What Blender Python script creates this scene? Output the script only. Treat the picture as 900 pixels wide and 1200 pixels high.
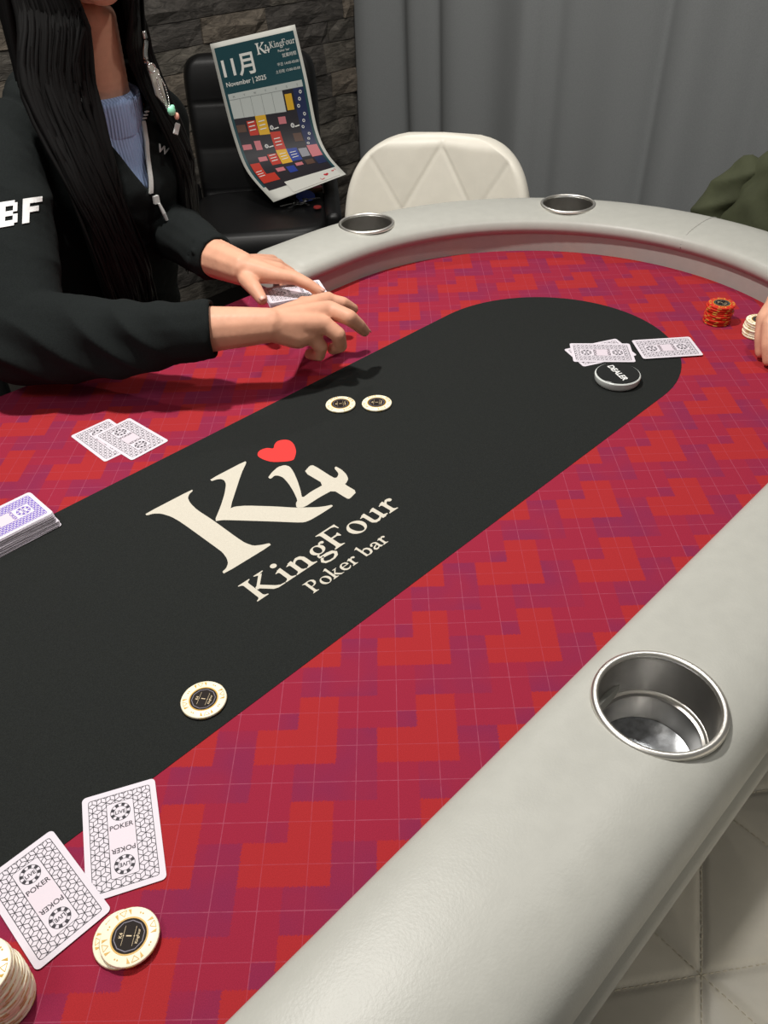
import bpy, bmesh, math, random
from mathutils import Vector, Matrix, Quaternion
from mathutils.bvhtree import BVHTree
PI = math.pi
S = bpy.context.scene
COL = S.collection
for o in list(bpy.data.objects): bpy.data.objects.remove(o)

# ------------------------------------------------------------------ camera, world, lights, exposure
# world frame: origin on the felt (z = 0), x along the table, y across it, floor at z = -0.76
CAM = Vector((-0.2541, -0.6008, 0.5711)); FPX = 943.3
M3 = Matrix(((0.7036493, 0.4649500, -0.5373073), (-0.7096959, 0.4228743, -0.5634795), (-0.0347763, 0.7778167, 0.6275283)))
cd = bpy.data.cameras.new('camera'); cam = bpy.data.objects.new('camera', cd); COL.objects.link(cam)
cd.sensor_fit = 'VERTICAL'; cd.sensor_height = 24; cd.lens = FPX / 1200 * 24; cd.clip_start = 0.01
m4 = M3.to_4x4(); m4.translation = CAM; cam.matrix_world = m4
S.camera = cam
def at(px, py, z=0.0):            # point of the photograph at a given height
    d = M3 @ Vector(((px-450)/FPX, -(py-600)/FPX, -1)); return CAM + d * ((z-CAM.z)/d.z)
def aty(px, py, y):               # point of the photograph at a given distance across the table
    d = M3 @ Vector(((px-450)/FPX, -(py-600)/FPX, -1)); return CAM + d * ((y-CAM.y)/d.y)

w = bpy.data.worlds.new('room_air'); S.world = w; w.use_nodes = True
w.node_tree.nodes['Background'].inputs[0].default_value = (1.0, 0.96, 0.9, 1)
w.node_tree.nodes['Background'].inputs[1].default_value = 0.125
def lamp(name, loc, watts, radius, col=(1, .965, .91), spot=None, target=None, blend=.6):
    l = bpy.data.lights.new(name, 'SPOT' if spot else 'AREA'); l.energy = watts; l.color = col
    if spot: l.spot_size = math.radians(spot); l.spot_blend = blend; l.shadow_soft_size = radius
    else: l.shape = 'DISK'; l.size = radius*2
    o = bpy.data.objects.new(name, l); COL.objects.link(o); o.location = loc
    if target is not None: o.rotation_euler = (Vector(target)-Vector(loc)).to_track_quat('-Z', 'Y').to_euler()
    return o
lamp('downlight_or_fill', (0.17, 0.36, 1.68), 29, 0.05)
lamp('ceiling_fill', (-1.0, -0.15, 1.7), 9, 0.35)  # soft fill, added to brighten chair fronts and curtain; no real fixture
lamp('downlight_or_fill', (1.5, 1.25, 1.68), 8, 0.06)  # unseen fill lamp, added to brighten the slate wall and curtain
lamp('downlight_or_fill', (0.95, -0.30, 1.68), 7, 0.06)  # unseen lamp, added to light the turtleneck and the near seat's outer edge
S.view_settings.view_transform = 'Standard'; S.view_settings.look = 'None'
S.view_settings.exposure = 0.08; S.view_settings.gamma = 1.0; S.view_settings.use_curve_mapping = False

# ------------------------------------------------------------------ materials
def lin(c): return tuple(((v/255)/12.92 if v/255 <= .04045 else ((v/255+.055)/1.055)**2.4) for v in c)
MATS = {}
def mat(name, rgb, rough=.6, metal=0., noise=0., nscale=200, bump=0., bscale=800, spec=.5, sheen=0., coat=0., trans=0., ior=1.45):
    m = bpy.data.materials.new(name); m.use_nodes = True; nt = m.node_tree; b = nt.nodes['Principled BSDF']
    c = lin(rgb); b.inputs['Base Color'].default_value = (*c, 1); b.inputs['Roughness'].default_value = rough
    b.inputs['Metallic'].default_value = metal; b.inputs['Specular IOR Level'].default_value = spec
    b.inputs['Sheen Weight'].default_value = sheen; b.inputs['Coat Weight'].default_value = coat
    b.inputs['Transmission Weight'].default_value = trans; b.inputs['IOR'].default_value = ior
    tc = nt.nodes.new('ShaderNodeTexCoord')
    if noise:
        n = nt.nodes.new('ShaderNodeTexNoise'); n.inputs['Scale'].default_value = nscale; n.inputs['Detail'].default_value = 4
        nt.links.new(tc.outputs['Object'], n.inputs['Vector'])
        r = nt.nodes.new('ShaderNodeValToRGB'); e = r.color_ramp.elements
        e[0].position = .3; e[1].position = .7
        e[0].color = (*[v*(1-noise) for v in c], 1); e[1].color = (*[min(1, v*(1+noise)) for v in c], 1)
        nt.links.new(n.outputs['Fac'], r.inputs['Fac']); nt.links.new(r.outputs['Color'], b.inputs['Base Color'])
    if bump:
        n = nt.nodes.new('ShaderNodeTexNoise'); n.inputs['Scale'].default_value = bscale; n.inputs['Detail'].default_value = 3
        nt.links.new(tc.outputs['Object'], n.inputs['Vector'])
        bp = nt.nodes.new('ShaderNodeBump'); bp.inputs['Strength'].default_value = bump; bp.inputs['Distance'].default_value = .001
        nt.links.new(n.outputs['Fac'], bp.inputs['Height']); nt.links.new(bp.outputs['Normal'], b.inputs['Normal'])
    MATS[name] = m; return m

def felt_material():
    m = bpy.data.materials.new('red_heart_felt'); m.use_nodes = True; nt = m.node_tree; b = nt.nodes['Principled BSDF']
    N = nt.nodes.new; L = nt.links.new
    b.inputs['Roughness'].default_value = .95; b.inputs['Specular IOR Level'].default_value = .12
    geo = N('ShaderNodeTexCoord'); sep = N('ShaderNodeSeparateXYZ'); L(geo.outputs['Object'], sep.inputs[0])
    def mt(op, a, b_=None, c_=None):
        n = N('ShaderNodeMath'); n.operation = op
        for i, v in enumerate((a, b_, c_)):
            if v is None: continue
            if isinstance(v, (int, float)): n.inputs[i].default_value = v
            else: L(v, n.inputs[i])
        return n.outputs[0]
    s = 0.0338; q = math.sqrt(.5)
    x = mt('DIVIDE', sep.outputs[0], s); y = mt('ADD', mt('DIVIDE', sep.outputs[1], s), 9.2585)
    # slight wobble of the printed edge
    px = mt('MULTIPLY', mt('SUBTRACT', x, y), q); py = mt('MULTIPLY', mt('ADD', x, y), q)
    wn = N('ShaderNodeTexNoise'); wn.inputs['Scale'].default_value = 900; L(geo.outputs['Object'], wn.inputs['Vector'])
    wob = mt('MULTIPLY', mt('SUBTRACT', wn.outputs['Fac'], .5), .16)
    pxw = mt('ADD', px, wob); pyw = mt('ADD', py, wob)
    mx = mt('FLOORED_MODULO', pxw, 3.0); my = mt('FLOORED_MODULO', pyw, 3.0)
    def band(v, a, b_): return mt('MULTIPLY', mt('GREATER_THAN', v, a), mt('LESS_THAN', v, b_))
    def cell(x0, x1, y0, y1): return mt('MULTIPLY', band(mx, x0, x1), band(my, y0, y1))
    def orr(*v):
        r = v[0]
        for k in v[1:]: r = mt('MAXIMUM', r, k)
        return r
    bright = orr(cell(-1, 2, -1, 1), cell(1, 2, .5, 2))
    purple = orr(cell(2, 4, -1, 1), cell(1, 4, 2, 4), cell(.5, 1, 1, 1.5))
    def mixc(f, a, b_):
        n = N('ShaderNodeMix'); n.data_type = 'RGBA'; L(f, n.inputs[0])
        if isinstance(a, tuple): n.inputs[6].default_value = (*a, 1)
        else: L(a, n.inputs[6])
        if isinstance(b_, tuple): n.inputs[7].default_value = (*b_, 1)
        else: L(b_, n.inputs[7])
        return n.outputs[2]
    # a slow cloudy blend of the two dull tones, as dyed cloth shows
    cn = N('ShaderNodeTexNoise'); cn.inputs['Scale'].default_value = 14; cn.inputs['Detail'].default_value = 2; L(geo.outputs['Object'], cn.inputs['Vector'])
    cl = N('ShaderNodeMapRange'); cl.inputs[1].default_value = .35; cl.inputs[2].default_value = .7; cl.inputs[3].default_value = .25; cl.inputs[4].default_value = 1.0
    L(cn.outputs['Fac'], cl.inputs[0])
    col = mixc(mt('MULTIPLY', purple, cl.outputs[0]), lin((148, 38, 60)), lin((128, 40, 74)))
    col = mixc(bright, col, lin((162, 43, 47)))
    def line(v): return mt('LESS_THAN', mt('ABSOLUTE', mt('SUBTRACT', mt('FLOORED_MODULO', v, 1.0), .5)), .010)
    ln = N('ShaderNodeTexNoise'); ln.inputs['Scale'].default_value = 130; L(geo.outputs['Object'], ln.inputs['Vector'])
    lm = mt('MULTIPLY', orr(line(px), line(py)), mt('MULTIPLY', ln.outputs['Fac'], mt('SUBTRACT', .75, mt('MULTIPLY', bright, .35))))
    col = mixc(lm, col, lin((176, 96, 118)))
    # weave
    fn = N('ShaderNodeTexNoise'); fn.inputs['Scale'].default_value = 1400; fn.inputs['Detail'].default_value = 2; L(geo.outputs['Object'], fn.inputs['Vector'])
    hv = N('ShaderNodeHueSaturation'); L(col, hv.inputs['Color'])
    L(mt('ADD', mt('MULTIPLY', fn.outputs['Fac'], .5), .75), hv.inputs['Value'])
    L(hv.outputs[0], b.inputs['Base Color'])
    bp = N('ShaderNodeBump'); bp.inputs['Strength'].default_value = .3; bp.inputs['Distance'].default_value = .0006
    L(fn.outputs['Fac'], bp.inputs['Height']); L(bp.outputs['Normal'], b.inputs['Normal'])
    MATS['felt'] = m; return m
felt_material()
mat('black_cloth', (35, 37, 36), .95, noise=.25, nscale=1200, bump=.3, bscale=1500, spec=.15)
mat('print_cream', (204, 198, 184), .85, noise=.06, nscale=900, bump=.15, bscale=1500, spec=.2)
mat('print_red', (236, 62, 60), .85, spec=.2)
mat('rail_vinyl', (176, 176, 169), .40, noise=.03, nscale=60, bump=.14, bscale=480, spec=.45)
mat('rail_piping', (168, 168, 161), .45, bump=.2, bscale=600)
mat('table_wood', (40, 30, 26), .5, noise=.2, nscale=20)
mat('steel', (176, 173, 168), .34, metal=1.0, noise=.04, nscale=90)
mat('steel_worn', (188, 192, 198), .30, metal=1.0, noise=.3, nscale=160, bump=.15, bscale=300)
mat('steel_rim', (238, 235, 228), .38, metal=1.0)
mat('card_stock', (222, 215, 224), .55, spec=.3)
mat('card_side', (226, 221, 224), .6)
mat('card_ink', (38, 34, 44), .6)
mat('card_ink_grey', (120, 116, 128), .6)
mat('card_ink_purple', (108, 84, 186), .6)
mat('card_tint', (220, 208, 218), .5)
mat('chip_cream', (250, 242, 216), .38, noise=.03, nscale=300)
mat('chip_red', (206, 48, 28), .38, noise=.08, nscale=300)
mat('chip_gold', (205, 160, 60), .4)
mat('chip_gold_pale', (222, 196, 128), .45)
mat('chip_yellow', (226, 190, 80), .45)
mat('chip_inlay', (34, 27, 24), .65, spec=.2)
mat('chip_text', (222, 200, 160), .5)
mat('acrylic', (238, 243, 240), .08, trans=.12, ior=1.49)
mat('button_black', (22, 23, 23), .18, coat=.6)
mat('white_ink', (235, 235, 235), .6)
mat('skin', (220, 164, 136), .5, noise=.07, nscale=45, bump=.12, bscale=300, spec=.35)
mat('nail', (226, 176, 160), .3, spec=.5)
mat('hoodie_black', (29, 32, 32), .95, noise=.2, nscale=700, bump=.35, bscale=900, spec=.1)
mat('hair_black', (9, 8, 8), .62, spec=.25)
mat('trousers', (14, 14, 15), .95)
mat('lips', (170, 92, 88), .45); mat('eye_white', (225, 222, 216), .25); mat('eye_dark', (30, 20, 16), .2)
mat('zip_grey', (196, 196, 194), .35)
mat('silver', (214, 214, 212), .22, metal=1.0)
mat('leatherette_white', (236, 231, 218), .42, noise=.02, nscale=40, bump=.12, bscale=420)
mat('stitch', (226, 218, 200), .8)
mat('leatherette_black', (15, 15, 16), .42, bump=.15, bscale=400)
mat('chrome', (200, 200, 200), .15, metal=1.0)
mat('black_metal', (18, 18, 18), .4, metal=.6)
mat('curtain_grey', (140, 143, 144), .9, noise=.06, nscale=300, bump=.2, bscale=500)
mat('jacket_olive', (70, 74, 52), .85, noise=.12, nscale=25, bump=.25, bscale=700)
mat('floor_dark', (46, 43, 40), .55, noise=.3, nscale=6)
mat('wall_dark', (40, 38, 36), .9)
mat('wall_plain', (88, 88, 86), .9)
mat('paper', (224, 224, 216), .55)
mat('wood_brown', (150, 84, 36), .5, noise=.2, nscale=40)

def stone_mat(name, rgb):
    m = mat(name, rgb, .8, spec=.35); nt = m.node_tree; b = nt.nodes['Principled BSDF']
    tc = nt.nodes.new('ShaderNodeTexCoord'); mp = nt.nodes.new('ShaderNodeMapping'); mp.inputs['Scale'].default_value = (1, 1, 3.2)
    mp.inputs['Rotation'].default_value = (0, .25, 0)
    nt.links.new(tc.outputs['Object'], mp.inputs[0])
    n = nt.nodes.new('ShaderNodeTexNoise'); n.inputs['Scale'].default_value = 16; n.inputs['Detail'].default_value = 8; n.inputs['Roughness'].default_value = .7; n.inputs['Distortion'].default_value = 1.1
    nt.links.new(mp.outputs[0], n.inputs['Vector'])
    r = nt.nodes.new('ShaderNodeValToRGB'); c = lin(rgb)
    r.color_ramp.elements[0].position = .32; r.color_ramp.elements[0].color = (*[v*.45 for v in c], 1)
    r.color_ramp.elements[1].position = .7; r.color_ramp.elements[1].color = (*[min(1, v*1.7) for v in c], 1)
    nt.links.new(n.outputs['Fac'], r.inputs[0]); nt.links.new(r.outputs[0], b.inputs['Base Color'])
    bp = nt.nodes.new('ShaderNodeBump'); bp.inputs['Strength'].default_value = .9; bp.inputs['Distance'].default_value = .012
    nt.links.new(n.outputs['Fac'], bp.inputs['Height']); nt.links.new(bp.outputs['Normal'], b.inputs['Normal'])
    return m
STONES = [stone_mat('slate_a', (104, 99, 91)), stone_mat('slate_b', (92, 88, 82)), stone_mat('slate_c', (116, 107, 96)), stone_mat('slate_d', (84, 80, 76))]

# ------------------------------------------------------------------ helpers
def link(name, me, m=None, parent=None, smooth=False):
    o = bpy.data.objects.new(name, me); COL.objects.link(o)
    if m is not None and not me.materials: me.materials.append(MATS[m] if isinstance(m, str) else m)
    if smooth: me.polygons.foreach_set('use_smooth', [True]*len(me.polygons))
    if parent is not None: o.parent = parent
    return o
def mesh(verts, faces, name='mesh'):
    me = bpy.data.meshes.new(name); me.from_pydata([tuple(v) for v in verts], [], [tuple(f) for f in faces]); me.update(); return me
def obj(name, verts, faces, m, parent=None, smooth=False):
    return link(name, mesh(verts, faces, name), m, parent, smooth)
def empty(name, loc=(0, 0, 0), rz=0):
    o = bpy.data.objects.new(name, None); COL.objects.link(o); o.location = loc; o.rotation_euler = (0, 0, rz); o.empty_display_size = .05; return o
def tag(o, label=None, cat=None, group=None, kind=None):
    for k, v in (('label', label), ('category', cat), ('group', group), ('kind', kind)):
        if v: o[k] = v
    return o
class MB:
    def __init__(s): s.v = []; s.f = []
    def add(s, v, f):
        n = len(s.v); s.v += [Vector(p) for p in v]; s.f += [tuple(i+n for i in q) for q in f]; return s
    def box(s, c, d, mtx=None):
        v = [Vector((c[0]+sx*d[0]/2, c[1]+sy*d[1]/2, c[2]+sz*d[2]/2)) for sx in (-1, 1) for sy in (-1, 1) for sz in (-1, 1)]
        if mtx: v = [mtx @ p for p in v]
        return s.add(v, [(0, 1, 3, 2), (4, 6, 7, 5), (0, 4, 5, 1), (2, 3, 7, 6), (0, 2, 6, 4), (1, 5, 7, 3)])
    def tube(s, pts, r, n=8, caps=True, flat=1.0, up=Vector((0, 0, 1))):
        pts = [Vector(p) for p in pts]; rr = r if isinstance(r, (list, tuple)) else [r]*len(pts)
        v = []; f = []
        for i, p in enumerate(pts):
            t = (pts[min(i+1, len(pts)-1)] - pts[max(i-1, 0)]).normalized()
            a = t.cross(up)
            if a.length < 1e-4: a = t.cross(Vector((1, 0, 0)))
            a.normalize(); b = t.cross(a)
            for k in range(n):
                an = 2*PI*k/n; v.append(p + a*math.cos(an)*rr[i] + b*math.sin(an)*rr[i]*flat)
        for i in range(len(pts)-1):
            for k in range(n):
                f.append((i*n+k, i*n+(k+1) % n, (i+1)*n+(k+1) % n, (i+1)*n+k))
        if caps: f.append(tuple(range(n-1, -1, -1))); f.append(tuple((len(pts)-1)*n+k for k in range(n)))
        return s.add(v, f)
    def lathe(s, prof, n=32, c=(0, 0, 0), closed=False):
        v = []; f = []; m = len(prof)
        for k in range(n):
            a = 2*PI*k/n
            for r, z in prof: v.append((c[0]+r*math.cos(a), c[1]+r*math.sin(a), c[2]+z))
        for k in range(n):
            for i in range(m-1 if not closed else m):
                j = (i+1) % m
                f.append((k*m+i, ((k+1) % n)*m+i, ((k+1) % n)*m+j, k*m+j))
        if not closed:
            if prof[0][0] > 1e-6: f.append(tuple(k*m for k in range(n))[::-1])
            if prof[-1][0] > 1e-6: f.append(tuple(k*m+m-1 for k in range(n)))
        return s.add(v, f)
    def build(s, name, m, parent=None, smooth=False):
        me = mesh(s.v, s.f, name); bm = bmesh.new(); bm.from_mesh(me)
        bmesh.ops.remove_doubles(bm, verts=bm.verts, dist=1e-6); bmesh.ops.recalc_face_normals(bm, faces=bm.faces)
        bm.to_mesh(me); bm.free()
        return link(name, me, m, parent, smooth)
def bevel_box(d, r, seg=3):
    bm = bmesh.new(); bmesh.ops.create_cube(bm, size=1)
    for v in bm.verts: v.co = Vector((v.co.x*d[0], v.co.y*d[1], v.co.z*d[2]))
    bmesh.ops.bevel(bm, geom=bm.edges[:], offset=r, segments=seg, affect='EDGES', profile=.5)
    me = bpy.data.meshes.new('box'); bm.to_mesh(me); bm.free(); return me
def auto_smooth(o, ang=40):
    me = o.data; me.polygons.foreach_set('use_smooth', [True]*len(me.polygons))
    bm = bmesh.new(); bm.from_mesh(me)
    for e in bm.edges:
        if len(e.link_faces) == 2 and e.calc_face_angle(0) > math.radians(ang): e.smooth = False
    bm.to_mesh(me); bm.free(); return o
def copy_tree(o, parent=None):
    c = o.copy(); COL.objects.link(c)
    if parent is not None: c.parent = parent
    for ch in [k for k in o.children]: copy_tree(ch, c)
    return c
def blob(name, balls, voxel, m, parent=None, smooth=6, sub=2):
    """one continuous surface grown over overlapping (centre, radius or (rx,ry,rz)) balls"""
    bm = bmesh.new()
    for c, r in balls:
        sc = Matrix.Diagonal((*r, 1)) if isinstance(r, (tuple, list)) else Matrix.Scale(r, 4)
        bmesh.ops.create_icosphere(bm, subdivisions=sub+(1 if (max(r) if isinstance(r, (tuple, list)) else r) > .045 else 0), radius=1, matrix=Matrix.Translation(c) @ sc)
    me = bpy.data.meshes.new(name); bm.to_mesh(me); bm.free()
    t = bpy.data.objects.new('tmp', me); COL.objects.link(t)
    rm = t.modifiers.new('r', 'REMESH'); rm.mode = 'VOXEL'; rm.voxel_size = voxel
    if smooth:
        sm = t.modifiers.new('s', 'SMOOTH'); sm.iterations = smooth; sm.factor = .5
    dg = bpy.context.evaluated_depsgraph_get()
    out = bpy.data.meshes.new_from_object(t.evaluated_get(dg)); out.name = name
    bpy.data.objects.remove(t)
    out.materials.clear()
    return link(name, out, m, parent, True)
def chain(pts, n_per=None):
    """balls along a polyline of (point, radius)"""
    res = []
    for (a, ra), (b, rb) in zip(pts[:-1], pts[1:]):
        a = Vector(a); b = Vector(b); r0 = min(ra) if isinstance(ra, tuple) else ra; r1 = min(rb) if isinstance(rb, tuple) else rb
        k = max(2, int((b-a).length / (min(r0, r1)*.35))+1)
        for i in range(k+1):
            t = i/k
            if isinstance(ra, tuple): r = tuple(x*(1-t)+y*t for x, y in zip(ra, rb))
            else: r = ra*(1-t)+rb*t
            res.append((a.lerp(b, t), r))
    return res
def cr(pts, n=6, closed=False):
    """Catmull-Rom through points of any dimension"""
    P = [Vector(p) for p in pts]; out = []; L = len(P)
    rng = range(L) if closed else range(L-1)
    for i in rng:
        if closed: a, b, c, d = P[(i-1) % L], P[i], P[(i+1) % L], P[(i+2) % L]
        else: a, b, c, d = P[max(i-1, 0)], P[i], P[i+1], P[min(i+2, L-1)]
        for k in range(n):
            t = k/n
            out.append(.5*((2*b)+(c-a)*t+(2*a-5*b+4*c-d)*t*t+(3*b-a-3*c+d)*t*t*t))
    if not closed: out.append(P[-1])
    return out

# ------------------------------------------------------------------ flat lettering (2-D polygons)
_tc = {}
def text2d(s, size=1.0, bold=0.0):
    """verts (x, y), faces of a sans text set with Blender's built-in font; baseline at 0, starts at 0"""
    key = (s, bold)
    if key not in _tc:
        cu = bpy.data.curves.new('t', 'FONT'); cu.body = s; cu.size = 1; cu.offset = bold; cu.resolution_u = 3
        o = bpy.data.objects.new('t', cu); COL.objects.link(o)
        bpy.context.view_layer.update()
        dg = bpy.context.evaluated_depsgraph_get(); me = bpy.data.meshes.new_from_object(o.evaluated_get(dg))
        v = [(p.co.x, p.co.y) for p in me.vertices]; f = [tuple(p.vertices) for p in me.polygons]
        bpy.data.objects.remove(o); bpy.data.meshes.remove(me)
        x0 = min([p[0] for p in v] or [0]); x1 = max([p[0] for p in v] or [1])
        _tc[key] = ([(p[0]-x0, p[1]) for p in v], f, x1-x0)
    v, f, wd = _tc[key]
    return [(x*size, y*size) for x, y in v], f, wd*size
class Flat:
    """stack of 2-D pieces, each a hair above the one before, so that overlapping strokes do not fight"""
    def __init__(s, dz=1.5e-6): s.v = []; s.f = []; s.k = 0; s.dz = dz
    def add(s, v, f):
        n = len(s.v); z = s.k*s.dz; s.k += 1
        s.v += [(p[0], p[1], z) for p in v]; s.f += [tuple(i+n for i in q) for q in f]; return s
    def poly(s, pts): return s.add(pts, [tuple(range(len(pts)))])
    def stroke(s, pts, w):
        P = [Vector(p[:2]) for p in pts]; ww = w if isinstance(w, (list, tuple)) else [w]*len(P); v = []
        for i, p in enumerate(P):
            t = P[min(i+1, len(P)-1)]-P[max(i-1, 0)]
            if t.length < 1e-9: t = Vector((1, 0))
            t.normalize(); n = Vector((-t.y, t.x)); v += [p+n*ww[i]/2, p-n*ww[i]/2]
        return s.add(v, [(2*i, 2*i+1, 2*i+3, 2*i+2) for i in range(len(P)-1)])
    def ring(s, c, rx, ry, ix, iy, n=32, rot=0, irot=None):
        irot = rot if irot is None else irot
        v = []
        for k in range(n):
            a = 2*PI*k/n
            for (x, y, ro) in ((rx*math.cos(a), ry*math.sin(a), rot), (ix*math.cos(a), iy*math.sin(a), irot)):
                v.append((c[0]+x*math.cos(ro)-y*math.sin(ro), c[1]+x*math.sin(ro)+y*math.cos(ro)))
        return s.add(v, [(2*k, 2*((k+1) % n), 2*((k+1) % n)+1, 2*k+1) for k in range(n)])
    def disc(s, c, rx, ry=None, n=28):
        ry = ry or rx; return s.poly([(c[0]+rx*math.cos(2*PI*k/n), c[1]+ry*math.sin(2*PI*k/n)) for k in range(n)])
    def arc(s, c, rx, ry, a0, a1, w0, w1, n=14, rot=0):
        P = []; W = []
        for k in range(n+1):
            t = k/n; a = math.radians(a0+(a1-a0)*t); P.append((c[0]+rx*math.cos(a), c[1]+ry*math.sin(a))); W.append(w0+(w1-w0)*t)
        return s.stroke(P, W)
    def text(s, txt, pos, size, rot=0, align='c', bold=0, sx=1.0):
        v, f, wd = text2d(txt, size, bold); off = {'c': -wd/2, 'l': 0, 'r': -wd}[align]
        c, n = math.cos(rot), math.sin(rot); o = []
        for x, y in v:
            x = (x+off)*sx; o.append((pos[0]+x*c-y*n, pos[1]+x*n+y*c))
        return s.add(o, f)
    def build(s, name, m, parent=None, xf=None):
        v = [xf(p) if xf else p for p in s.v]
        me = mesh(v, s.f, name)
        o = link(name, me, m, parent)
        return o

# serif glyphs, cap height 1, x-height .64
def serif_glyph(F, ch, ox, oy, sc):
    T = lambda p: (ox+p[0]*sc, oy+p[1]*sc)
    def poly(pts): F.poly([T(p) for p in pts])
    def stroke(pts, w): F.stroke([T(p) for p in pts], [k*sc for k in w] if isinstance(w, (list, tuple)) else w*sc)
    def stem(x, y0, y1, w=.15, bot=True, top=None, sw=.12):
        poly([(x, y0), (x+w, y0), (x+w, y1), (x, y1)])
        if bot: poly([(x-sw, y0), (x+w+sw, y0), (x+w+sw, y0+.035), (x+w+.03, y0+.075), (x+w, y0+.13), (x, y0+.13), (x-.03, y0+.075), (x-sw, y0+.035)])
        if top == 'full': poly([(x-sw, y1), (x-sw, y1-.035), (x-.03, y1-.075), (x, y1-.13), (x+w, y1-.13), (x+w+.03, y1-.075), (x+w+sw, y1-.035), (x+w+sw, y1)])
        if top == 'flag': poly([(x-.12, y1-.10), (x-.10, y1-.075), (x+w*.6, y1+.02), (x+w, y1+.02), (x+w, y1-.16), (x, y1-.16), (x-.02, y1-.11)])
    X = .64
    if ch == 'K':
        stem(.13, 0, 1, .17, True, 'full'); 
        poly([(.28, .45), (.72, .93), (.83, .90), (.36, .40)]); poly([(.58, 1), (.92, 1), (.92, .965), (.80, .93), (.70, .90), (.66, .93), (.58, .965)])
        poly([(.30, .52), (.44, .60), (.78, .16), (.90, .06), (1.06, .035), (1.06, 0), (.80, 0), (.66, .06)]); return 1.08
    if ch == 'F':
        stem(.13, 0, 1, .17, True, None); poly([(.01, 1), (.80, 1), (.80, .74), (.765, .74), (.73, .88), (.62, .935), (.30, .935), (.13, .87), (.10, .925), (.01, .965)])
        poly([(.29, .545), (.50, .545), (.575, .60), (.61, .60), (.61, .40), (.575, .40), (.50, .475), (.29, .475)]); return .84
    if ch == 'P':
        stem(.13, 0, 1, .17, True, None); poly([(.01, 1), (.40, 1), (.40, .94), (.13, .87), (.10, .925), (.01, .965)])
        stroke([(.30, .96), (.45, .965), (.58, .92), (.64, .82), (.64, .68), (.58, .56), (.45, .49), (.30, .49)], [.07, .07, .11, .165, .165, .11, .06, .06]); return .80
    if ch == 'i':
        stem(.12, 0, X, .15, True, 'flag'); F.disc(T((.19, .90)), .105*sc); return .42
    if ch == 'n':
        stem(.12, 0, X, .15, True, 'flag'); stem(.53, 0, .42, .15, True)
        stroke([(.25, .46), (.33, .56), (.44, .605), (.54, .57), (.60, .48), (.605, .38)], [.05, .08, .12, .155, .15, .15]); return .82
    if ch == 'u':
        stem(.12, .18, X, .15, False, 'flag'); stem(.53, .0, X, .15, False, 'flag'); poly([(.53, .0), (.53, .1), (.68, .13), (.80, .085), (.80, .05), (.70, .03)])
        stroke([(.195, .24), (.20, .13), (.26, .06), (.37, .045), (.48, .09), (.57, .17)], [.15, .15, .14, .11, .07, .05]); return .84
    if ch == 'r':
        stem(.12, 0, X, .15, True, 'flag'); stroke([(.25, .45), (.31, .55), (.39, .60), (.47, .585)], [.05, .08, .11, .13]); F.disc(T((.49, .55)), .085*sc); return .56
    if ch == 'o':
        F.ring(T((.36, .315)), .335*sc, .335*sc, .17*sc, .29*sc, irot=.25); return .72
    if ch == 'e':
        stroke([(.58, .36), (.575, .47), (.51, .57), (.39, .62), (.26, .59), (.15, .49), (.115, .32), (.15, .17), (.26, .065), (.40, .035), (.53, .08), (.62, .17)], [.13, .13, .10, .065, .09, .14, .165, .16, .13, .10, .07, .04])
        poly([(.17, .34), (.64, .34), (.64, .395), (.17, .395)]); return .68
    if ch == 'a':
        stem(.44, .08, .44, .15, False); poly([(.44, .18), (.59, .20), (.60, .10), (.68, .085), (.68, .05), (.58, -.01), (.48, .02), (.44, .09)])
        stroke([(.13, .47), (.19, .56), (.31, .61), (.43, .58), (.51, .50), (.515, .40)], [.10, .12, .08, .10, .14, .15]); F.disc(T((.155, .475)), .075*sc)
        stroke([(.47, .36), (.30, .31), (.17, .24), (.12, .14), (.18, .055), (.29, .045), (.40, .09), (.47, .15)], [.05, .07, .11, .15, .14, .11, .07, .05]); return .70
    if ch == 'b':
        stem(.10, .02, 1.04, .15, False, 'flag'); stroke([(.22, .46), (.32, .57), (.44, .60), (.57, .53), (.635, .40), (.635, .25), (.57, .11), (.44, .04), (.30, .04), (.20, .10)], [.05, .07, .11, .15, .165, .165, .15, .10, .07, .08]); return .76
    if ch == 'k':
        stem(.10, 0, 1.04, .15, True, 'flag'); poly([(.24, .27), (.50, .56), (.60, .56), (.30, .24)]); poly([(.40, X), (.70, X), (.70, .61), (.60, .58), (.50, .56), (.40, .61)])
        poly([(.26, .30), (.38, .38), (.58, .12), (.66, .05), (.77, .035), (.77, 0), (.55, 0), (.46, .06)]); return .78
    if ch == 'g':
        F.ring(T((.33, .42)), .26*sc, .225*sc, .125*sc, .185*sc)
        stroke([(.50, .56), (.58, .63), (.66, .635)], [.05, .08, .09]); F.disc(T((.66, .61)), .065*sc)
        stroke([(.22, .23), (.15, .17), (.15, .10), (.24, .055), (.42, .04), (.58, 0), (.64, -.09), (.58, -.20), (.44, -.27), (.28, -.27), (.14, -.22), (.09, -.12), (.15, -.02), (.26, .05)],
               [.05, .07, .09, .12, .14, .14, .13, .11, .07, .07, .10, .11, .09, .05]); return .70
    return .40
def serif_line(F, s, x0, y0, x1, cap):
    D = Flat(); tot = 0
    for ch in s: tot += serif_glyph(D, ch, 0, 0, 1)
    sx = (x1-x0)/(tot*cap); x = 0
    for ch in s:
        k0 = len(F.v); a = serif_glyph(F, ch, x0+x*cap*sx, y0, cap)
        gx = x0+x*cap*sx
        F.v[k0:] = [(gx+(p[0]-gx)*sx, p[1], p[2]) for p in F.v[k0:]]
        x += a

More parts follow.
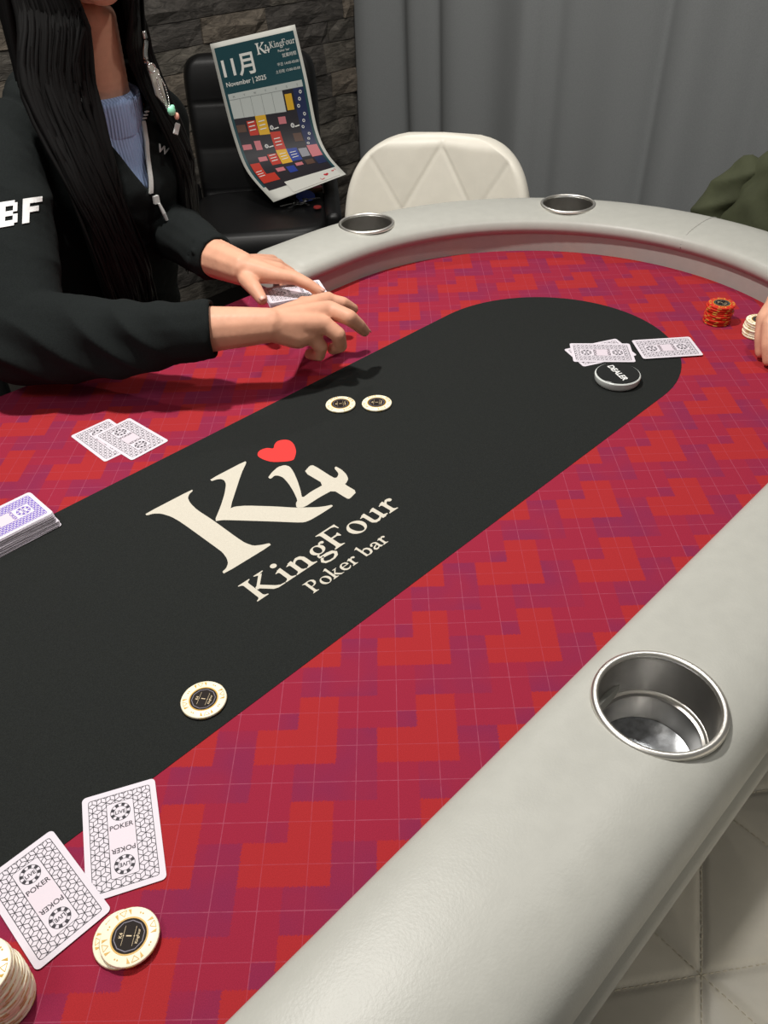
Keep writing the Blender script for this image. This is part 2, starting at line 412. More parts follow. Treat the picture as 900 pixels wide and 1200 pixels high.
# ------------------------------------------------------------------ the room
FZ = -0.76
o = MB().box((0.6, 0.4, FZ-.02), (4.6, 4.6, .04)).build('floor', 'floor_dark'); tag(o, 'dark stone-look floor under the poker table', 'floor', kind='structure')
WY = 2.10
wb = MB().box((0.6, WY+.03, .42), (3.5, .06, 2.36)).build('wall_back', 'wall_dark'); tag(wb, 'wall clad in dark split-face slate behind the dealer', 'wall', kind='structure')
rnd = random.Random(7)
z = FZ
while z < .62:
    h = rnd.uniform(.07, .105); x = .35 - rnd.uniform(0, .2)
    while x < 2.32:
        L = rnd.uniform(.16, .40); x2 = min(x+L, 2.33)
        if x2-x > .05:
            g = .0012; d = rnd.uniform(.024, .040); nx, nz = 4, 2; V = []; Fq = []
            for j in range(nz+1):
                for i in range(nx+1):
                    e = (i in (0, nx)) or (j in (0, nz))
                    V.append((x+g+(x2-x-2*g)*i/nx+(0 if i in (0, nx) else rnd.uniform(-.01, .01)), WY-d*(.75 if e else 1)+rnd.uniform(-.007, .007), z+g+(h-2*g)*j/nz+(0 if j in (0, nz) else rnd.uniform(-.008, .008))))
            n = len(V)
            for j in range(nz):
                for i in range(nx): a = j*(nx+1)+i; Fq.append((a, a+1, a+nx+2, a+nx+1))
            rim = list(range(nx+1)) + [j*(nx+1)+nx for j in range(1, nz+1)] + [nz*(nx+1)+i for i in range(nx-1, -1, -1)] + [j*(nx+1) for j in range(nz-1, 0, -1)]
            V += [(V[i][0], WY+.001, V[i][2]) for i in rim]
            for k in range(len(rim)): Fq.append((rim[k], n+k, n+(k+1) % len(rim), rim[(k+1) % len(rim)]))
            obj('stone', V, Fq, rnd.choice(STONES), wb)
        x = x2
    z += h
CX = 2.36
o = MB().box((CX+.04, 0.45, .42), (.06, 3.4, 2.36)).build('wall_right', 'wall_plain'); tag(o, 'plain grey wall hidden behind the curtain', 'wall', kind='structure')
# curtain: soft uneven folds hanging in front of the right wall
V = []; Fq = []; ys = [2.06 - i*.0125 for i in range(250)]; zs = [FZ+.01 + k*.12 for k in range(18)]
rnd = random.Random(3); ph = [rnd.uniform(0, 6.3) for _ in range(5)]
for y in ys:
    f = .014*math.sin(y*23+ph[0]+1.5*math.sin(y*5+ph[1])) + .012*math.sin(y*13+ph[2]) + .034*max(0, math.sin(y*9.0+ph[3]))**10 + .018*max(0, math.sin(y*14.0+ph[1]))**12 + .012*math.sin(y*6.3+ph[4])
    for k, zz in enumerate(zs):
        V.append((CX-.09 + f*(1.1-.25*k/17) + .004*math.sin(zz*3+y*9), y+.01*math.sin(zz*1.7+y*4), zz))
nk = len(zs)
for i in range(len(ys)-1):
    for k in range(nk-1): a = i*nk+k; Fq.append((a, a+1, a+nk+1, a+nk))
cu = obj('curtain', V, Fq, 'curtain_grey', None, True)
sm = cu.modifiers.new('thick', 'SOLIDIFY'); sm.thickness = .003
tag(cu, 'plain grey floor-length curtain hanging in soft folds', 'curtain')

# ------------------------------------------------------------------ the poker table
XR, XL = 0.652, -0.352
GX0, GX1 = -0.235, 0.555          # the dealer's opening in the rail
def stadium(r, n=48, xl=XL, xr=XR):
    P = []
    for k in range(n+1): a = PI/2 - PI*k/n; P.append((xr+r*math.cos(a), r*math.sin(a)))
    for k in range(n+1): a = -PI/2 - PI*k/n; P.append((xl+r*math.cos(a), r*math.sin(a)))
    return P
table = empty('poker_table', (0.15, 0, FZ)); tag(table, 'long oval poker table with red heart-print felt, black centre and grey padded rail', 'poker table')
TP = Vector((0.15, 0, FZ))
def part(o, parent=table):
    o.parent = parent; o.matrix_parent_inverse = Matrix.Identity(4); o.location = -TP if parent is table else (0, 0, 0); return o
# felt bed with the dealer's bay
P = []
for k in range(49): a = PI/2 - PI*k/48; P.append((XR+.415*math.cos(a), .415*math.sin(a)))
for k in range(49): a = -PI/2 - PI*k/48; P.append((XL+.415*math.cos(a), .415*math.sin(a)))
def rc(cx, cy, r, a0, a1, n=6): return [(cx+r*math.cos(math.radians(a0+(a1-a0)*k/n)), cy+r*math.sin(math.radians(a0+(a1-a0)*k/n))) for k in range(n+1)]
P += [(GX0-.03, .415), (GX0-.03, .50)] + [(GX1+.03, .50), (GX1+.03, .415)]
n = len(P); V = [(x, y, 0) for x, y in P] + [(x, y, -.022) for x, y in P]
part(obj('felt', V, [tuple(range(n))[::-1], tuple(range(n, 2*n))] + [(i, (i+1) % n, n+(i+1) % n, n+i) for i in range(n)], 'felt'))
Ps = stadium(.1913, 40, XL, .664); n = len(Ps)
part(obj('black_centre', [(x, y, .0005) for x, y in Ps] + [(x, y, .00005) for x, y in Ps], [tuple(range(n))[::-1]] + [(i, (i+1) % n, n+(i+1) % n, n+i) for i in range(n)], 'black_cloth'))
# printed emblem
STEM = [(0.0478, 0.1117), (0.1109, 0.1101), (0.1102, 0.107), (0.1038, 0.1051), (0.0982, 0.1001), (0.0945, 0.0898), (0.0925, 0.0732), (0.0939, 0.042), (0.0938, 0.0007), (0.0944, -0.0139), (0.0976, -0.0248), (0.1049, -0.0304), (0.1124, -0.0344), (0.1111, -0.0384), (0.0494, -0.0375), (0.0498, -0.0334), (0.0557, -0.0321), (0.0617, -0.0276), (0.0657, -0.0201), (0.0683, -0.0089), (0.0683, 0.0034), (0.0672, 0.0669), (0.0653, 0.0847), (0.0605, 0.0983), (0.0544, 0.1049), (0.0472, 0.1078)]
ARM = [(0.0938, 0.0412), (0.1159, 0.0591), (0.1325, 0.0744), (0.1448, 0.0882), (0.1481, 0.0962), (0.147, 0.1015), (0.1429, 0.1046), (0.1367, 0.1063), (0.1378, 0.1107), (0.1898, 0.1096), (0.189, 0.1057), (0.171, 0.0925), (0.1195, 0.0468), (0.1255, 0.0458), (0.136, 0.037), (0.1565, 0.0122), (0.1719, -0.0084), (0.1789, -0.0154), (0.1895, -0.0263), (0.197, -0.0316), (0.2033, -0.0349), (0.2026, -0.0379), (0.185, -0.0382), (0.1695, -0.0377), (0.1614, -0.0357), (0.1552, -0.0292), (0.1391, -0.0091), (0.1091, 0.0272), (0.1014, 0.0361)]
FOUR = [(0.1871, 0.0612), (0.1972, 0.0661), (0.2092, 0.0693), (0.2173, 0.0664), (0.2196, 0.059), (0.2151, 0.0462), (0.2061, 0.0282), (0.1972, 0.0129), (0.1884, -0.0002), (0.2039, 0.0016), (0.2239, 0.0006), (0.2235, 0.0369), (0.2373, 0.0422), (0.2411, 0.0392), (0.2398, 0.0016), (0.243, -0.0008), (0.2499, 0.0036), (0.2537, 0.0156), (0.2576, 0.0175), (0.2578, 0.007), (0.2551, -0.0042), (0.2503, -0.0128), (0.2432, -0.0168), (0.2401, -0.0172), (0.2401, -0.0383), (0.2248, -0.0421), (0.223, -0.0395), (0.2233, -0.0153), (0.2026, -0.0139), (0.1792, -0.015), (0.1724, -0.009), (0.177, -0.0024), (0.1824, 0.0009), (0.1905, 0.0183), (0.1961, 0.0334), (0.1995, 0.0474), (0.1983, 0.0548), (0.1951, 0.0584), (0.1875, 0.0567)]
HEART = [(0.2309, 0.105), (0.2378, 0.1108), (0.2454, 0.1135), (0.2525, 0.1101), (0.2561, 0.1038), (0.255, 0.0946), (0.2498, 0.084), (0.2434, 0.0757), (0.2357, 0.0692), (0.2312, 0.067), (0.2246, 0.0701), (0.2127, 0.0813), (0.2082, 0.0913), (0.2068, 0.1014), (0.2084, 0.1083), (0.2139, 0.1131), (0.2198, 0.1139), (0.2264, 0.1114)]
up = lambda h: (lambda p: (p[0], p[1], h+p[2]))
def chaikin(P, n=1):
    for _ in range(n):
        Q = []
        for i in range(len(P)):
            a, b = P[i], P[(i+1) % len(P)]
            Q += [(a[0]*.82+b[0]*.18, a[1]*.82+b[1]*.18), (a[0]*.18+b[0]*.82, a[1]*.18+b[1]*.82)]
        P = Q
    return P
part(Flat().poly(chaikin(STEM)).poly(chaikin(ARM)).poly(chaikin(FOUR)).build('printed_emblem', 'print_cream', xf=up(.0007)))
part(Flat().poly([tuple(p) for p in cr(HEART, 3, True)]).build('printed_heart', 'print_red', xf=up(.0007)))
F = Flat(); serif_line(F, 'KingFour', .0475, -.0953, .2565, .0325)
part(F.build('printed_lettering', 'print_cream', xf=up(.0007)))
F = Flat(); serif_line(F, 'Poker bar', .0935, -.1280, .2045, .0178)
part(F.build('printed_lettering', 'print_cream', xf=up(.0007)))

# rail: padded profile swept round the oval, open in front of the dealer
PROF = [(.406, .032), (.3995, .037), (.3965, .045), (.401, .056), (.415, .0625), (.442, .0665), (.470, .068), (.496, .0665), (.519, .060), (.532, .048), (.538, .030), (.537, .012), (.531, -.002), (.518, -.010), (.430, -.010), (.415, .010)]
prof = [tuple(p) for p in cr(PROF, 3, True)]
path = []     # (centre on the axis, unit outward)
for k in range(12): path.append((GX1+(XR-GX1)*k/12, 0, PI/2))
for k in range(65): path.append((XR, 0, PI/2-PI*k/64))
for k in range(1, 40): path.append((XR+(XL-XR)*k/40, 0, -PI/2))
for k in range(65): path.append((XL, 0, -PI/2-PI*k/64))
for k in range(1, 7): path.append((XL+(GX0-XL)*k/6, 0, -PI*1.5))
def sweep(prof, path, round_end=0.05, closed_prof=True):
    cr_ = sum(p[0] for p in prof)/len(prof); cz = sum(p[1] for p in prof)/len(prof)
    st = []
    for e in [.0, .15, .35, .6, .85]:           # rounded end pieces
        st.append((GX1-round_end*(1-e), math.sqrt(max(0, 1-(1-e)**2))))
    stations = [(x, 0, PI/2, s) for x, s in st] + [(x, y, a, 1) for x, y, a in path] + [(GX0+round_end*(1-e), 0, PI/2, math.sqrt(max(0, 1-(1-e)**2))) for e in [.85, .6, .35, .15, 0]]
    V = []; n = len(prof)
    for x, y, a, s in stations:
        s = max(s, .02)
        for r, z in prof:
            rr = cr_+(r-cr_)*(.35+.65*s); zz = cz-.01+(z-cz+.01)*s
            V.append((x+rr*math.cos(a), y+rr*math.sin(a), zz))
    Fq = [(i*n+k, i*n+(k+1) % n, (i+1)*n+(k+1) % n, (i+1)*n+k) for i in range(len(stations)-1) for k in range(n)]
    Fq += [tuple(range(n))[::-1], tuple((len(stations)-1)*n+k for k in range(n))]
    return V, Fq
V, Fq = sweep(prof, path)
m = MB().add(V, Fq); rail = m.build('padded_rail', 'rail_vinyl', None, True)
CUPS = [Vector((0.155, -.4655, .067)), at(429.5, 262, .067), at(665.5, 239, .067), Vector((-.42, -.458, .067))]
cutter = MB()
for c in CUPS: cutter.lathe([(.0465, -.09), (.0465, .05)], 40, c)
ct = cutter.build('cut', None); bo = rail.modifiers.new('b', 'BOOLEAN'); bo.object = ct; bo.operation = 'DIFFERENCE'; bo.solver = 'EXACT'
dg = bpy.context.evaluated_depsgraph_get(); me = bpy.data.meshes.new_from_object(rail.evaluated_get(dg))
old = rail.data; rail.modifiers.clear(); rail.data = me; bpy.data.objects.remove(ct); auto_smooth(rail, 45); part(rail)
# inner wall of the rail and the strip below the padding outside
def band(prof, name, mm, rnd_end=.02):
    V, Fq = sweep(prof, path, rnd_end); o = MB().add(V, Fq).build(name, mm, None, False); auto_smooth(o, 40); return part(o)
band([(.4075, -.012), (.4055, .037), (.425, .037), (.425, -.012)], 'rail_inner_wall', 'rail_vinyl')
band([(.508, .002), (.5335, .002), (.5395, -.006), (.5410, -.013), (.5415, -.022), (.539, -.034), (.532, -.045), (.508, -.045)], 'rail_lower_strip', 'rail_piping')
# cross seam in the vinyl
ps = at(797, 283, .055); ang = math.atan2(ps.y, ps.x-XR); top = [p for p in prof if p[1] > .02]
top.sort(key=lambda p: p[0])
sp = [Vector((XR+r*math.cos(ang), r*math.sin(ang), z+.0002)) for r, z in top]
part(MB().tube(sp, .0008, 6, up=Vector((-math.sin(ang), math.cos(ang), 0))).build('rail_seam', 'rail_vinyl', None, True))
# steel cups let into the rail
for c in CUPS:
    cu = empty('cup_holder', c); cu.parent = table; cu.location = c-TP
    auto_smooth(MB().lathe([(.0455, -.0015), (.0450, -.006), (.0443, -.040), (.0430, -.0425), (.0400, -.0435), (.0392, -.047), (.0385, -.071), (.0395, -.073), (.0460, -.040), (.0464, -.004)], 48, closed=True).build('cup_wall', 'steel', cu, True), 28)
    auto_smooth(MB().lathe([(0.0, -.0705), (.034, -.0703), (.0383, -.0695), (.0385, -.0712), (0, -.0722)], 40).build('cup_bottom', 'steel_worn', cu, True), 20)
    MB().lathe([(.0436, -.0405), (.0446, -.0398), (.0446, -.0432), (.0425, -.0437), (.0422, -.0425)], 48, closed=True).build('cup_step_ring', 'steel_rim', cu, True)
    MB().lathe([(.0455, -.002), (.0452, .0008), (.0460, .0026), (.0482, .0030), (.0505, .0016), (.0512, -.0018), (.0485, -.0020)], 56, closed=True).build('cup_rim', 'steel_rim', cu, True)
# under-frame and pedestals
P = stadium(.500, 32); n = len(P)
part(obj('table_board', [(x, y, -.0225) for x, y in P] + [(x, y, -.07) for x, y in P], [tuple(range(n))[::-1], tuple(range(n, 2*n))] + [(i, (i+1) % n, n+(i+1) % n, n+i) for i in range(n)], 'table_wood'))
for x in (-.25, .55):
    part(MB().box((x, 0, (FZ-.05)/2-.01), (.10, .42, -FZ-.10)).build('pedestal_leg', 'table_wood'))
    part(MB().box((x, 0, FZ+.025), (.14, .62, .05)).build('pedestal_foot', 'table_wood'))

# ------------------------------------------------------------------ playing cards
CW, CL, CT = .057, .088, .0003
def rrect(w_, h_, r, n=5):
    P = []
    for cx, cy, a0 in ((w_/2-r, h_/2-r, 0), (-w_/2+r, h_/2-r, 90), (-w_/2+r, -h_/2+r, 180), (w_/2-r, -h_/2+r, 270)): P += rc(cx, cy, r, a0, a0+90, n)
    return P
def prism(P, z0, z1):
    n = len(P); return [(x, y, z1) for x, y in P] + [(x, y, z0) for x, y in P], [tuple(range(n)), tuple(range(2*n-1, n-1, -1))] + [(i, n+i, n+(i+1) % n, (i+1) % n) for i in range(n)]
v, f = prism(rrect(CW, CL, .0036), 0, CT); CARD_ME = mesh(v, f, 'card_body'); CARD_ME.materials.append(MATS['card_stock'])
def card_print(ink, dense=False):
    F = Flat(2e-7)
    fw, fh, pw, phh = .0475, .0785, .0205, .0635
    F2 = rrect(fw, fh, .0022, 4); lw = .0005
    F.stroke(F2+F2[:2], lw)
    Pp = rrect(pw, phh, .0016, 3); F.stroke(Pp+Pp[:2], lw*.8)
    inside = lambda x, y: abs(x) < fw/2 and abs(y) < fh/2 and not (abs(x) < pw/2 and abs(y) < phh/2)
    a = .0040
    hx, hy = a*math.sqrt(3), a*1.5
    segs = []
    for j in range(-20, 21):
        for i in range(-8, 9):
            cx = i*hx+(hx/2 if j % 2 else 0); cy = j*hy
            vt = [(cx+a*math.sin(math.radians(60*k)), cy+a*math.cos(math.radians(60*k))) for k in range(6)]
            segs += [(vt[0], vt[1]), (vt[1], vt[2]), (vt[2], vt[3])]
            segs += [((cx, cy), vt[k]) for k in (0, 2, 4)]
            if dense: segs += [((cx, cy), vt[k]) for k in (1, 3, 5)]
    for p, q in segs:
        N_ = 6; run = None
        for k in range(N_):
            t0, t1 = k/N_, (k+1)/N_; m0 = (t0+t1)/2
            ok = inside(p[0]+(q[0]-p[0])*m0, p[1]+(q[1]-p[1])*m0)
            if ok and run is None: run = t0
            if run is not None and (not ok or k == N_-1):
                e = t1 if ok else t0
                F.stroke([(p[0]+(q[0]-p[0])*run, p[1]+(q[1]-p[1])*run), (p[0]+(q[0]-p[0])*e, p[1]+(q[1]-p[1])*e)], .00052 if not dense else .00078); run = None
    for s_ in (1, -1):
        rot = 0 if s_ > 0 else PI; cy = s_*.0225
        F.ring((0, cy), .0077, .0077, .0073, .0073, 30); F.ring((0, cy), .0050, .0050, .0047, .0047, 24)
        for k in range(8):
            a0 = 45*k+10; F.arc((0, cy), .0062, .0062, a0, a0+24, .0022, .0022, 4)
        F.text('LIVE', (0, cy-s_*.0016), .0044, rot, 'c', .02)
        F.text('POKER', (0, cy-s_*.0145), .0058, rot, 'c', .012)
    return mesh([(p[0], p[1], CT+.00003+p[2]) for p in F.v], F.f, 'back_print')
INK = card_print('card_ink'); INK.materials.append(MATS['card_ink'])
INKG = INK.copy(); INKG.materials.clear(); INKG.materials.append(MATS['card_ink'])
INKP = card_print('p', True); INKP.materials.append(MATS['card_ink_purple'])
TINT = mesh([(-.0098, -.012, CT+.00002), (.0098, -.012, CT+.00002), (.0098, .012, CT+.00002), (-.0098, .012, CT+.00002)], [(0, 1, 2, 3)], 'tint'); TINT.materials.append(MATS['card_tint'])
def card(name, x, y, rz, z, label, group=None, ink=INK, tilt=(0, 0)):
    o = link(name, CARD_ME); o.location = (x, y, z); o.rotation_euler = (tilt[0], tilt[1], rz); tag(o, label, 'playing card', group)
    if ink is not None:
        link('back_print', ink, None, o); link('centre_panel', TINT, None, o)
    return o
Zf, Zb = .0002, .0008
card('playing_card', -.1800, -.2190, math.atan2(-.040, .079)*1.0, Zb, 'face-down card with black cube pattern, right one of the front pair', 'hole cards on the felt')
card('playing_card', -.2430, -.2180, 0.004, Zb+CT+.0001, 'face-down card with black cube pattern, left one of the front pair', 'hole cards on the felt', tilt=(.002, .002))
card('playing_card', .0985, .2842, 0.0, Zf, 'face-down card partly covered by another, before the dealer\'s sleeve', 'hole cards on the felt')
card('playing_card', .1205, .2625, .055, Zf+CT+.0001, 'face-down card lying on top of another before the dealer\'s sleeve', 'hole cards on the felt')
card('playing_card', .785, -.1277, math.atan2(-.0665, -.0587), Zb+.002, 'face-down card across the edge of the black centre, beside the dealer button', 'hole cards on the felt', tilt=(0.0, .012))
a0 = math.atan2(-.074, -.062)
card('playing_card', .7130, -.0610, math.atan2(-.074, -.036), Zb, 'face-down card half hidden under another, touching the dealer button', 'hole cards on the felt')
card('playing_card', .7130, -.0640, math.atan2(-.058, -.068), Zb+.0006, 'face-down card fanned over another behind the dealer button', 'hole cards on the felt')
# full deck at the left edge of the picture
rnd = random.Random(11); N = 56; lean = 0
for k in range(N):
    topc = k == N-1; t = k/(N-1)
    sx = .0035*(1-t)*(1 if k < 22 else .25) + rnd.uniform(-.0006, .0006); sy = -.003*(1-t) + rnd.uniform(-.0006, .0006)
    if k in (30, 31, 32): sx -= .002
    card('playing_card', -.0755+sx, .195+sy, PI/2+rnd.uniform(-.012, .012), Zb+k*.00034, 'purple-backed card on top of the deck at the left edge' if topc else 'white-edged card stacked in the deck under the purple-backed top card', 'deck of purple-backed cards', INKP if topc else None)

# ------------------------------------------------------------------ chips
CR, CH = .0203, .0034
def make_chip(kind):
    body = 'chip_cream' if kind == 'cream' else 'chip_red'
    root = empty('poker_chip')
    b = MB().lathe([(0, .0002), (.0188, .0002), (.0199, .0006), (CR, .0013), (CR, CH-.0013), (.0199, CH-.0006), (.0188, CH-.0001), (0, CH-.0001)], 40).build('chip_body', body, root)
    auto_smooth(b, 30)
    F = Flat(4e-6); F.disc((0, 0), .0130, n=36); F.build('gold_ring', 'chip_gold', root, up(CH))
    F = Flat(4e-6); F.disc((0, 0), .0119, n=36); F.build('inlay', 'chip_inlay', root, up(CH+.00005))
    F = Flat(4e-6)
    P = [(.0104*math.cos(2*PI*k/10), .0104*math.sin(2*PI*k/10)) for k in range(10)]
    for k in range(10): F.stroke([P[k], P[(k+1) % 10]], .0006)
    F.build('inlay_border', 'card_ink_grey', root, up(CH+.0001))
    F = Flat(4e-6)
    F.text('1', (0, -.0016), .0052, 0, 'c', .02); F.text('K4', (0, .0048), .0033, 0, 'c', .01); F.text('KingFour', (0, -.0068), .0026, 0, 'c', .01)
    for yy in (.0040, -.0036): F.stroke([(-.0066, yy), (.0066, yy)], .00022); F.disc((0, yy), .0004, n=8)
    F.build('inlay_lettering', 'chip_text', root, up(CH+.0001))
    F = Flat(4e-6)
    for k in range(4):
        a = PI/2*k+.5
        for da, rr, tri in ((-.32, .0163, 1), (.0, .0163, 2), (.32, .0163, 1), (.72, .0163, 0), (.84, .0163, 0)):
            c = (rr*math.cos(a+da), rr*math.sin(a+da)); e = Vector((math.cos(a+da), math.sin(a+da))); t = Vector((-e.y, e.x)); c = Vector(c)
            if tri == 1: F.poly([c-e*.0022-t*.0002, c+e*.0020+t*.0022*(1 if da < 0 else -1), c+e*.0020])
            elif tri == 2:
                Q = [c-e*.002, c+e*.0018+t*.0026, c+e*.0018-t*.0026]
                for i in range(3): F.stroke([Q[i], Q[(i+1) % 3]], .0004)
            else: F.disc(tuple(c), .0006, n=8)
    F.build('face_marks', 'chip_gold' if kind == 'cream' else 'chip_yellow', root, up(CH))
    m = MB()
    for k in range(8):
        a = 2*PI*k/8+.3; wd = .10 if k % 2 else .16
        v = []
        for i in range(4):
            aa = a-wd+2*wd*i/3
            for zz in (.0010, CH-.0010): v.append(((CR+.00006)*math.cos(aa), (CR+.00006)*math.sin(aa), zz))
        m.add(v, [(2*i, 2*i+2, 2*i+3, 2*i+1) for i in range(3)])
    m.build('edge_marks', 'chip_gold_pale' if kind == 'cream' else 'chip_yellow', root)
    return root
ORD = ['lowest', 'second', 'third', 'fourth', 'fifth', 'sixth', 'seventh', 'eighth', 'ninth', 'tenth', 'eleventh', 'twelfth', 'thirteenth', 'fourteenth', 'fifteenth']
PROTO = {'cream': make_chip('cream'), 'red': make_chip('red')}; USED = {'cream': False, 'red': False}
def chip(kind, x, y, z, rz, label, group, tilt=(0, 0)):
    if not USED[kind]: o = PROTO[kind]; USED[kind] = True
    else: o = copy_tree(PROTO[kind])
    o.location = (x, y, z); o.rotation_euler = (tilt[0], tilt[1], rz); tag(o, label, 'poker chip', group); return o
p = at(151, 1096, .008)
chip('cream', p.x-.0035, p.y+.0045, Zf, 2.0, 'lower cream chip of the two lying beside the front cards', 'cream chips lying on the table')
chip('cream', p.x, p.y, Zf+CH+.0001, math.radians(-37+80), 'upper cream chip of the two lying beside the front cards', 'cream chips lying on the table')
p = at(238.5, 819, .004); chip('cream', p.x, p.y, Zb, math.radians(-50+85), 'single cream chip alone on the black cloth near its front edge', 'cream chips lying on the table')
p = at(399, 473, .004); chip('cream', p.x, p.y, Zb, .9, 'cream chip on the black cloth above the heart, left of a pair', 'cream chips lying on the table')
p = at(441.5, 471.5, .004); chip('cream', p.x, p.y, Zb, .7, 'cream chip on the black cloth, right of a pair', 'cream chips lying on the table')
rnd = random.Random(5)
pr_ = at(839.5, 377, 0)
for k in range(9):
    ox = rnd.uniform(-.0012, .0012) + (.0015 if k > 4 else 0); oy = rnd.uniform(-.0012, .0012)
    chip('red', pr_.x+ox, pr_.y+oy, Zf+k*CH, rnd.uniform(0, 6), ('lowest' if k == 0 else ORD[k]+' from the felt')+', red chip with yellow edge marks in the red stack' if k < 8 else 'red chip with black inlay on top of the red stack', 'stack of red chips')
pw_ = at(886, 392, 0)
for k in range(7):
    ox = rnd.uniform(-.001, .001) + (.0014*(k-3)*.5); oy = rnd.uniform(-.001, .001)
    chip('cream', pw_.x+ox, pw_.y+oy, Zf+k*CH, rnd.uniform(0, 6), ('lowest' if k == 0 else ORD[k]+' from the felt')+', cream chip in the small stack at the right edge' if k < 6 else 'cream chip on top of the small stack by the hand at the right edge', 'small stack of cream chips')
pl_ = at(7, 1172, 0)
for k in range(15):
    ox = rnd.uniform(-.0008, .0008); oy = rnd.uniform(-.0008, .0008)
    if k > 9: ox -= .0015
    chip('cream', pl_.x+ox, pl_.y+oy, Zf+k*CH, rnd.uniform(0, 6), ('lowest' if k == 0 else 'topmost' if k == 14 else ORD[k]+' from the felt')+', cream chip in the tall stack at lower left', 'tall stack of cream chips')

# dealer button: clear acrylic puck, black top, white word
d = at(724, 438, .012); db = empty('dealer_button', (d.x, d.y, Zb)); tag(db, 'round clear acrylic dealer button with black top on the black cloth', 'dealer button')
o = MB().lathe([(0, 0), (.0280, 0), (.0295, .0015), (.0308, .004), (.0310, .0105), (.0300, .0118), (0, .0118)], 48).build('acrylic_puck', 'acrylic', db); auto_smooth(o, 30)
MB().lathe([(0, .0119), (.0288, .0119), (.0292, .0123), (.0286, .0127), (0, .0127)], 48).build('black_top', 'button_black', db, False)
F = Flat(3e-6); F.text('DEALER', (0, -.0042), .0125, 0, 'c', .03, .98)
o = F.build('word_print', 'white_ink', db, up(.01285)); o.rotation_euler = (0, 0, math.atan2(-.0394, -.0206))

# ------------------------------------------------------------------ quilted white chairs
def line_d(x, y, fams):
    d = 9
    for nx, ny, sp, off in fams:
        t = (x*nx+y*ny-off)/sp; d = min(d, abs(t-round(t))*sp)
    return d
def quilt(d, depth=.0030, wdt=.0036): return -depth*math.exp(-(d/wdt)**2) - .0042*math.exp(-(d/.035)**2)
def seat_mesh(W, D, T, fams, N=130):
    """padded seat: rounded square, quilted top, z = 0 at the top"""
    V = []; Fq = []; p = 5.0
    def ring(i):
        return i
    for j in range(N+1):
        for i in range(N+1):
            u, v = -1+2*i/N, -1+2*j/N
            # square to rounded square
            k = (abs(u)**p+abs(v)**p)**(1/p); m = max(abs(u), abs(v)); s_ = m/k if k > 0 else 1
            x, y = u*s_*W/2, v*s_*D/2
            e = max(0, (m-.86)/.14); z = -T*.55*(1-math.sqrt(max(0, 1-e*e)))
            z += quilt(line_d(x, y, fams))*(1-e)
            V.append((x, y, z))
    n = N+1
    for j in range(N):
        for i in range(N): a = j*n+i; Fq.append((a, a+1, a+n+1, a+n))
    rim = list(range(n)) + [j*n+N for j in range(1, n)] + [N*n+i for i in range(N-1, -1, -1)] + [j*n for j in range(N-1, 0, -1)]
    L = len(rim); b0 = len(V)
    V += [(V[i][0], V[i][1], -T) for i in rim]
    for k in range(L): Fq.append((rim[k], b0+k, b0+(k+1) % L, rim[(k+1) % L]))
    Fq.append(tuple(b0+k for k in range(L))[::-1])
    return V, Fq
def back_mesh(W, H, T, fams, NX=100, NZ=96, curve=.05, lean=.07, p=3.2, taper=.06, zb=0.45):
    """padded backrest standing on z = 0, front towards +y"""
    V = []; Fq = []
    for side in (0, 1):
        for j in range(NZ+1):
            v = j/NZ
            if v < zb: f = 1-taper*(1-v/zb)
            else: f = max(0., 1-((v-zb)/(1-zb))**p)**(1/p)
            for i in range(NX+1):
                u = -1+2*i/NX; x = u*f*W/2; z = v*H
                em = max(abs(u), 0); ee = max(0, (em-.88)/.12); et = max(0, (v-.93)/.07)
                th = T/2*math.sqrt(max(0, 1-min(1, ee**2)))*math.sqrt(max(0, 1-min(1, et**2)))
                y0 = -lean*v + curve*(x/(W/2))**2
                y = y0+th if side == 0 else y0-th
                if side == 0: y += quilt(line_d(x, z, fams))*(1-ee)*(1-et)
                V.append((x, y, z))
    n = (NX+1)*(NZ+1)
    for j in range(NZ):
        for i in range(NX):
            a = j*(NX+1)+i; Fq.append((a, a+1, a+NX+2, a+NX+1)); Fq.append((n+a, n+a+NX+1, n+a+NX+2, n+a+1))
    for i in range(NX): Fq.append((i, n+i, n+i+1, i+1))
    return V, Fq
def stitch_seat(root, W, D, fams, zt):
    """little thread stitches lying in the seat's seams"""
    m = MB(); p = 5.0
    for nx, ny, sp, off in fams:
        tx, ty = -ny, nx
        for k in range(-4, 5):
            c = off+k*sp
            for i in range(-70, 71):
                t = i*.0068; x, y = nx*c+tx*t, ny*c+ty*t
                if (abs(x/(W*.44))**p+abs(y/(D*.44))**p) > 1: continue
                z = quilt(line_d(x, y, fams))+.0010; e = .0023
                m.tube([(x-tx*e, y-ty*e, z-.0004), (x, y, z+.0003), (x+tx*e, y+ty*e, z-.0004)], .0006, 4)
    o = m.build('stitching', 'stitch', root); o.location = (0, 0, zt); o['kind'] = 'stuff'; return o
